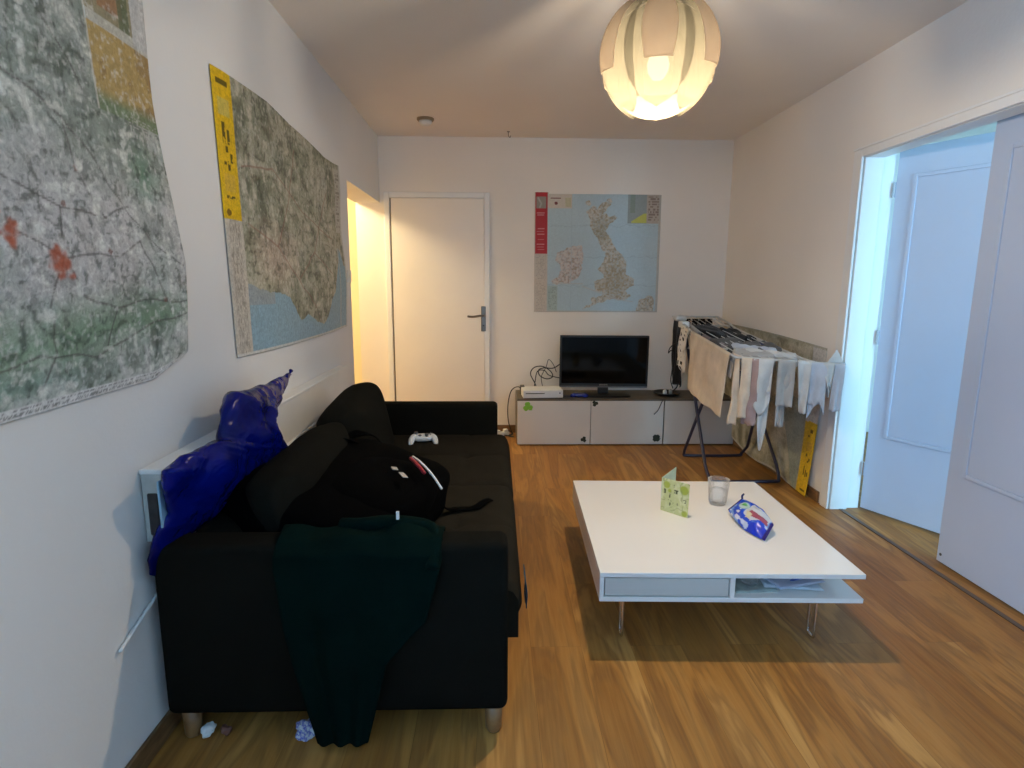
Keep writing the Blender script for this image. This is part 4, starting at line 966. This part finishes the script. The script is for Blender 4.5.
g = G(); blob(g, (.60, 4.74, .393), (.05, .022, .006), .5, 24, 10); tag(obj('remote_control', g, M['rubber'], smooth=True), 'small grey remote control between the console and the blue controller', 'remote control')
# dish with small things, right end
dc = (1.44, 4.80, .387)
g = G(); lathe(g, [(0, .0), (.07, .0), (.10, .012), (.115, .03), (.108, .03), (.095, .016), (.065, .006), (0, .006)], dc, 36); tag(obj('dish', g, M['blackpl'], smooth=True), 'shallow black dish on the bench to the right of the television', 'dish')
g = G(); blob(g, (1.42, 4.78, .418), (.018, .018, .022), .8, 16, 10, .2, 40); tag(obj('trinket', g, M['whitepl'], smooth=True), 'small white trinket in the black dish, left of two', 'trinket')
g = G(); blob(g, (1.47, 4.79, .418), (.015, .016, .022), .8, 16, 10, .2, 40, None, 5); tag(obj('trinket', g, M['greycloth'], smooth=True), 'small grey trinket in the black dish, right of two', 'trinket')
g = G(); tube(g, curve([(1.44, 4.81, .40), (1.50, 4.82, .42), (1.535, 4.82, .46), (1.53, 4.83, .50)], 5), .006, 8); tag(obj('spectacle_case_strap', g, M['blackpl'], smooth=True), 'thin black strap curling out of the black dish', 'strap')
cable([(1.36, YB - .437, .385), (1.345, YB - .438, .35), (1.325, YB - .438, .30), (1.30, YB - .438, .27), (1.292, YB - .438, .262)], .0035, 'short dark lead hanging over the middle bench door')

# ------------------------------------------------------------------ clothes drying rack
rk = thing('drying_rack', (1.66, 4.0, 0), 'folding clothes drying rack with navy legs beside the right wall', 'drying rack')
rl = [Vector((1.40, 3.34, .893)), Vector((1.40, 4.05, .965)), Vector((1.415, 4.33, 1.01)), Vector((1.46, 4.80, 1.048))]
FE = Vector((1.925, 3.13, .878))
rr_ = [Vector((1.785, 3.20, .884)), Vector((1.765, 3.36, .899)), Vector((1.745, 4.145, .989)), Vector((1.785, 4.45, 1.022)), Vector((1.81, 4.75, 1.050))]
def at(poly, y):
    ys = [p.y for p in poly]; return Vector([float(np.interp(y, ys, [p[i] for p in poly])) for i in range(3)])
g = G(); tube(g, curve(rl, 6), .0075, 8); obj('side_rail', g, M['white_wire'], rk, smooth=True)
g = G(); tube(g, curve(rr_, 6), .0075, 8); obj('side_rail', g, M['white_wire'], rk, smooth=True)
g = G(); tube(g, [rl[0], FE], .0075, 8); obj('end_rail', g, M['white_wire'], rk, smooth=True)
g = G(); tube(g, [rl[-1], rr_[-1]], .0075, 8); obj('end_rail', g, M['white_wire'], rk, smooth=True)
for u in np.linspace(.12, .88, 7):
    a = rl[0].lerp(rr_[0], u); m_ = at(rl, 4.2).lerp(at(rr_, 4.2), u); b = rl[-1].lerp(rr_[-1], u)
    g = G(); tube(g, [a, m_, b], .003, 6); obj('line_wire', g, M['white_wire'], rk, smooth=True)
for y in (3.62, 4.38):
    g = G(); tube(g, [at(rl, y) - Vector((0, 0, .012)), at(rr_, y) - Vector((0, 0, .012))], .008, 8); obj('cross_bar', g, M['white_wire'], rk, smooth=True)
g = G(); box(g, (1.40, 4.36, .985), (1.46, 4.46, 1.035), .01, 3); obj('corner_joint', g, M['whitepl'], rk)
def uleg(top_y, foot_y, xa, xb, xo):
    za_ = at(rl, top_y).z - .015
    pts = [(xa + xo, top_y, za_), (xa + xo, lerp(top_y, foot_y, .9), .10), (xa + xo + .012, foot_y, .03), (xa + xo + .05, foot_y, .011), (xb - xo - .05, foot_y, .011), (xb - xo - .012, foot_y, .03), (xb - xo, lerp(top_y, foot_y, .9), .10), (at(rr_, top_y).x, top_y, at(rr_, top_y).z - .015)]
    P = [Vector(pts[0])] + curve(pts[1:7], 5) + [Vector(pts[7])]
    g = G(); tube(g, P, .011, 10); return g
obj('leg_frame', uleg(3.64, 4.30, 1.42, 1.93, .02), M['navy_metal'], rk, smooth=True)
obj('leg_frame', uleg(4.36, 3.70, 1.42, 1.91, .0), M['navy_metal'], rk, smooth=True)

# garments -------------------------------------------------
def garment(name, a, b, lf, lb, mat, label, cat, out, wide=1.0, taper=0.0, seed=0, skew=0.0, fold=.017, notch=None, nu=24, nv=40, grp=None, fan=0.0):
    """cloth over the segment a-b; lf hangs on the 'out' side, lb on the other; taper narrows the hem, notch(s)->extra length"""
    a = Vector(a); b = Vector(b); out = Vector(out).normalized(); L_ = (b - a).length; d = (b - a).normalized(); mid = (a + b) / 2
    def f(s, t):
        tot = lf + lb; q = t * tot          # q 0 = back hem, tot = front hem
        if q < lb: h = lb - q; side = -1
        else: h = q - lb; side = 1
        nt = notch(s) if (notch and side > 0) else 1.0
        h2 = h * nt; k = h2 / max(lf, .01)
        s2 = (s - .5) * (1 - taper * k + fan * k) + skew * k
        p = mid + d * s2 * L_ * wide
        rad = .010
        off = rad * min(1, h2 / .012) * side
        p = p + out * (off + side * (fold * math.sin(s * (3 + L_ * 22) + seed + k * 2) * min(1, h2 / .1) * .8 + 0.030 * min(1, k) * noise.noise(Vector((s * 2.4, k * 2.6, seed * 1.7)))) + side * .004)
        p.z = p.z + .009 - h2 + .010 * noise.noise(Vector((s * 5, seed, 1))) * k
        return p
    o = obj(name, sheet(f, nu, nv), M[mat] if isinstance(mat, str) else mat, None, smooth=True, solid=.0025)
    return tag(o, label, cat, grp)
F = lambda u: rl[0].lerp(FE, u)         # along the near end rail
Sd = lambda y: at(rl, y)                     # along the left rail
of = Vector((-.38, -.92, 0))
# left rail: beige cloth
garment('beige_cloth', Sd(4.12), Sd(3.40), .42, .16, 'beige', 'plain beige cloth hanging over the left rail of the drying rack', 'cloth', (-1, 0, 0), fold=.006, seed=2, skew=-.06, taper=.12, nu=40, nv=50)
garment('beige_sleeve', Sd(3.44) + Vector((.03, 0, 0)), Sd(3.36) + Vector((.03, -.03, 0)), .42, .1, 'beige', 'narrow beige sleeve hanging beside the plain beige cloth', 'sleeve', (-.9, -.4, 0), taper=.2, seed=4)
# black garment and lace cloth at the far left end
garment('black_jumper', Sd(4.66), Sd(4.36), .50, .3, 'blackcloth', 'black garment hanging at the far left end of the drying rack', 'garment', (-1, 0, 0), seed=1, taper=.25)
N = NT('white_lace'); v = N.coord('Object'); vo = N.n('ShaderNodeTexVoronoi', feature='DISTANCE_TO_EDGE'); vo.inputs['Scale'].default_value = 26; N.l(v, vo.inputs['Vector'])
tr = N.n('ShaderNodeBsdfTransparent'); mx = N.n('ShaderNodeMixShader'); cm = N.n('ShaderNodeMath', operation='GREATER_THAN'); N.l(vo.outputs['Distance'], cm.inputs[0]); cm.inputs[1].default_value = .22
N.l(cm.outputs[0], mx.inputs[0]); N.b.inputs['Base Color'].default_value = (.75, .74, .70, 1); N.set(Roughness=.9); N.l(N.b.outputs[0], mx.inputs[1]); N.l(tr.outputs[0], mx.inputs[2]); N.l(mx.outputs[0], N.out.inputs['Surface']); M['lace'] = N.m
garment('lace_cloth', Sd(4.36) + Vector((-.012, 0, 0)), Sd(4.14) + Vector((-.012, 0, 0)), .36, .05, M['lace'], 'white openwork lace cloth hanging beside the black garment on the rack', 'cloth', (-1, 0, 0), taper=-.1, seed=6, notch=lambda s: .8 + .2 * math.sin(s * PI) + .05 * math.sin(s * 40))
cable([(1.40, 4.50, .86), (1.36, 4.50, .82), (1.35, 4.50, .78), (1.37, 4.50, .80), (1.39, 4.50, .76), (1.385, 4.50, .64), (1.38, 4.50, .56), (1.40, 4.5, .50)], .004, 'thin dark hanger hook dangling at the far left of the rack', name='hanger_hook', cat='hanger')
g = G(); blob(g, (1.435, 4.55, 1.05), (.055, .06, .022), .7, 28, 16, .25, 20); tag(obj('white_cloth', g, M['whitecloth'], smooth=True), 'small bunched white cloth on the far left corner of the rack', 'cloth')
# far part: small dark socks on the back bar
Bk = lambda u: at(rl, 4.62).lerp(at(rr_, 4.62), u)
for i, (u, m_, wd) in enumerate(((.22, 'blackcloth', .05), (.40, 'blackcloth', .04), (.56, 'blackcloth', .05), (.72, 'blackcloth', .04))):
    a = Bk(u); garment('dark_sock', a - Vector((wd / 2, 0, 0)), a + Vector((wd / 2, 0, 0)), .13 - .02 * (i % 2), .10, m_, ('leftmost', 'second from left', 'third from left', 'rightmost')[i] + ' of four black socks at the far rack end', 'sock', (0, -1, 0), seed=i, nu=10, nv=20, grp='dark socks at the far end')
g = G(); tube(g, [Bk(.0) + Vector((0, 0, -.006)), Bk(1.0) + Vector((0, 0, -.006))], .004, 6); obj('cross_bar', g, M['white_wire'], rk, smooth=True)
# lying over wires: run along y, offset in x
def over(u, y0, y1, lf, lb, mat, label, name, cat='garment', out=(-1, 0, 0), **k):
    p = lambda y: at(rl, y).lerp(at(rr_, y), u)
    return garment(name, p(y0), p(y1), lf, lb, mat, label, cat, out, **k)
over(.12, 4.30, 4.10, .16, .16, 'greycloth', 'light grey rolled garment behind the top edge of the beige cloth, farthest of three', 'draped_jumper', seed=3)
over(.14, 4.02, 3.86, .20, .2, 'mauve', 'mauve garment over the wires behind the beige cloth, middle of three', 'draped_jumper', seed=5)
over(.16, 3.80, 3.62, .22, .2, 'mauve', 'mauve garment over the wires behind the beige cloth, nearest of three', 'draped_jumper', seed=7)
over(.84, 3.72, 3.56, .10, .15, 'navycloth', 'small navy blue cloth folded over the wires near the right rail', 'navy_cloth', seed=16, cat='cloth')
# light and dark garments lying across the wires
def flat(name, c, w, d, rot, mat, label, cat='garment', drop=.05, n=(30, 26)):
    Mx = Matrix.Translation(c) @ Matrix.Rotation(R(6.5), 4, 'X') @ Matrix.Rotation(R(rot), 4, 'Z')
    def f(s, t):
        e = max(0, abs(s - .5) * 2 - .86) / .14; q = max(0, abs(t - .5) * 2 - .86) / .14
        return Mx @ Vector(((s - .5) * w * (1 + .06 * math.sin(t * 7 + w * 20)), (t - .5) * d * (1 + .05 * math.sin(s * 9)), .012 + .016 * noise.noise(Vector((s * 3.5, t * 3.5, w * 90))) - drop * (e * e + q * q) - .002 * math.cos(s * w / .055 * 2 * PI)))
    return tag(obj(name, sheet(f, *n), M[mat], None, smooth=True, solid=.004), label, cat)
flat('black_jersey', (1.56, 4.14, .978), .16, .46, 8, 'blackcloth', 'black jersey lying over the middle wires of the drying rack')
flat('black_shirt', (1.68, 4.02, .964), .10, .40, 4, 'blackcloth', 'black shirt lying over the right hand wires, beside the black jersey')
flat('slate_shirt', (1.68, 3.62, .922), .15, .30, -4, 'darkgrey', 'slate grey shirt lying near the right rail toward the front of the rack')
flat('slate_towel', (1.52, 3.74, .932), .18, .26, 10, 'darkgrey', 'slate grey towel lying behind the beige cloth on the rack', 'towel')
flat('grey_trousers', (1.54, 3.43, .900), .24, .15, -14, 'greycloth', 'light grey trousers laid flat across the front wires of the rack')
flat('white_shirt', (1.64, 3.42, .902), .30, .06, -34, 'whitecloth', 'narrow folded white shirt laid on the rack, right of the grey trousers')
flat('pale_shirt', (1.60, 3.56, .920), .28, .05, -36, 'bluewhite', 'narrow folded pale blue shirt laid on the rack behind the grey trousers')
# hanging from the near end rail, left to right
garment('navy_sleeve', F(.06) + Vector((.0, .10, .01)), F(.13) + Vector((.0, .10, .01)), .36, .1, 'navycloth', 'dark navy sleeve hanging just right of the beige cloth', 'sleeve', of, seed=21, taper=.1)
garment('pink_shirt', F(.10), F(.22), .40, .25, 'pinkcloth', 'dusty pink striped top hanging near the left of the front rail', 'top', of, seed=22, taper=-.2)
garment('cream_shirt', F(.06), F(.16), .36, .2, 'beige', 'cream top hanging at the left corner of the front rail', 'top', of + Vector((-.2, 0, 0)), seed=23, taper=-.1)
garment('white_shirt', F(.17), F(.36), .34, .2, 'whitecloth', 'white shirt with rounded hem hanging left of the long white cloth', 'shirt', of, seed=24, taper=.15, notch=lambda s: .75 + .25 * math.sin(s * PI))
garment('long_white_cloth', F(.26) + Vector((0, .03, 0)), F(.38) + Vector((0, .03, 0)), .56, .3, 'whitecloth', 'long white garment hanging lowest from the front rail', 'garment', of, seed=25, taper=.35, skew=-.08, notch=lambda s: .72 + .28 * math.sin(s * PI))
garment('grey_vest', F(.40), F(.56), .27, .2, 'greycloth', 'grey white vest hanging in the middle of the front rail', 'vest', of, seed=26, taper=.05)
garment('grey_sock', F(.44) + Vector((0, .05, 0)), F(.54) + Vector((0, .05, 0)), .40, .2, 'greycloth', 'pale grey leg hanging behind the grey white vest', 'trouser leg', of, seed=30, taper=.2)
garment('white_sock', F(.58), F(.70), .30, .2, 'whitecloth', 'white sock shaped garment tapering down right of the vest', 'sock', of, seed=27, taper=.5, skew=.12)
garment('lilac_shirt', F(.70), F(.84), .33, .25, 'bluewhite', 'pale lilac shirt hanging right of the tapering white sock', 'shirt', of, seed=28, taper=-.05, notch=lambda s: .85 + .15 * math.cos(s * 5))
garment('white_towel_corner', F(.80), F(.90), .14, .2, 'whitecloth', 'small white cloth with pointed corner over the front rail', 'cloth', of, seed=31, taper=.6, skew=.2)
garment('white_sleeve', F(.91), F(1.0), .27, .2, 'bluewhite', 'white sleeve hanging at the right end of the front rail', 'sleeve', of, seed=29, taper=.05, skew=-.25)
g = sheet(lambda s, t: Vector((lerp(1.845, 1.925, s), 3.17 - .02 * s, .885)) + Vector((0, 0, .075 * t * (1 - abs(2 * s - 1)) + .002)), 12, 8)
tag(obj('white_peak_cloth', g, M['whitecloth'], smooth=True, solid=.003), 'white cloth standing in a small peak at the right end of the rack', 'cloth')

# ------------------------------------------------------------------ hall lamp
hl = thing('hall_lamp', (-1.75, 4.5, 2.36), 'warm round ceiling lamp in the hallway beyond the left opening', 'lamp')
g = G(); lathe(g, [(0, 2.36), (.08, 2.375), (.13, 2.42), (.14, 2.46), (0, 2.46)], (-1.75, 4.5, 0), 32); obj('diffuser', g, M['halllamp'], hl, smooth=True)
g = G(); lathe(g, [(.15, 2.455), (.15, ZC), (0, ZC)], (-1.75, 4.5, 0), 32); obj('base', g, M['whitepl'], hl)

# ------------------------------------------------------------------ lights
def light(name, typ, loc, energy, col, **k):
    l = bpy.data.lights.new(name, typ); l.energy = energy; l.color = col
    for a, v in k.items(): setattr(l, a, v)
    o = bpy.data.objects.new(name, l); C.objects.link(o); o.location = loc; return o
WARM = (1, .82, .60)
light('lamp_light', 'POINT', lc + Vector((0, 0, -.075)), 56, WARM, shadow_soft_size=.03)
light('hall_light', 'POINT', (-1.75, 4.5, 2.25), 33, (1, .82, .50), shadow_soft_size=.1)
SKY = (.24, .55, 1)
o = light('window_daylight', 'AREA', (XL - .3, (LW0 + LW1) / 2, (LWZ0 + LWZ1) / 2), 70, SKY, shape='RECTANGLE', size=LWZ1 - LWZ0, size_y=LW1 - LW0); o.rotation_euler = (0, R(-90), 0)
o = light('next_room_daylight', 'AREA', ((NX0 + NX1) / 2, YR - .3, 1.3), 160, (.30, .67, 1), shape='RECTANGLE', size=NX1 - NX0, size_y=2.0); o.rotation_euler = (R(90), 0, 0)

w = bpy.data.worlds.new('World'); bpy.context.scene.world = w; w.use_nodes = True
nt = w.node_tree; bg = nt.nodes['Background']; sk_ = nt.nodes.new('ShaderNodeTexSky'); sk_.sky_type = 'HOSEK_WILKIE'; sk_.sun_direction = (.3, .5, .6)
nt.links.new(sk_.outputs[0], bg.inputs[0]); bg.inputs[1].default_value = .5

# ------------------------------------------------------------------ camera
cam = bpy.data.cameras.new('Camera'); co_ = bpy.data.objects.new('Camera', cam); C.objects.link(co_)
f_px, pitch, roll, yaw, h = 583.8463, .1713, .0056, .0286, 1.3124
cam.sensor_width = 36; cam.lens = f_px / 1024 * 36; cam.clip_start = .05
cp, sp, cr, sr, cy, sy = math.cos(pitch), math.sin(pitch), math.cos(roll), math.sin(roll), math.cos(yaw), math.sin(yaw)
Fw = Vector((sy * cp, cy * cp, -sp)); Rt = Vector((cy, -sy, 0)); Up = Rt.cross(Fw)
R2 = Rt * cr + Up * sr; U2 = Up * cr - Rt * sr
mw = Matrix((R2, U2, -Fw)).transposed().to_4x4(); mw.translation = (0, 0, h); co_.matrix_world = mw
sc = bpy.context.scene; sc.camera = co_
sc.view_settings.view_transform = 'Standard'; sc.view_settings.look = 'None'; sc.view_settings.gamma = 1; sc.view_settings.exposure = 1.18
sc.view_settings.use_curve_mapping = False
sc.cycles.max_bounces = 10; sc.cycles.diffuse_bounces = 6; sc.cycles.transmission_bounces = 8; sc.cycles.transparent_max_bounces = 12
sc.cycles.sample_clamp_indirect = 6; sc.cycles.use_denoising = True; sc.cycles.blur_glossy = 1
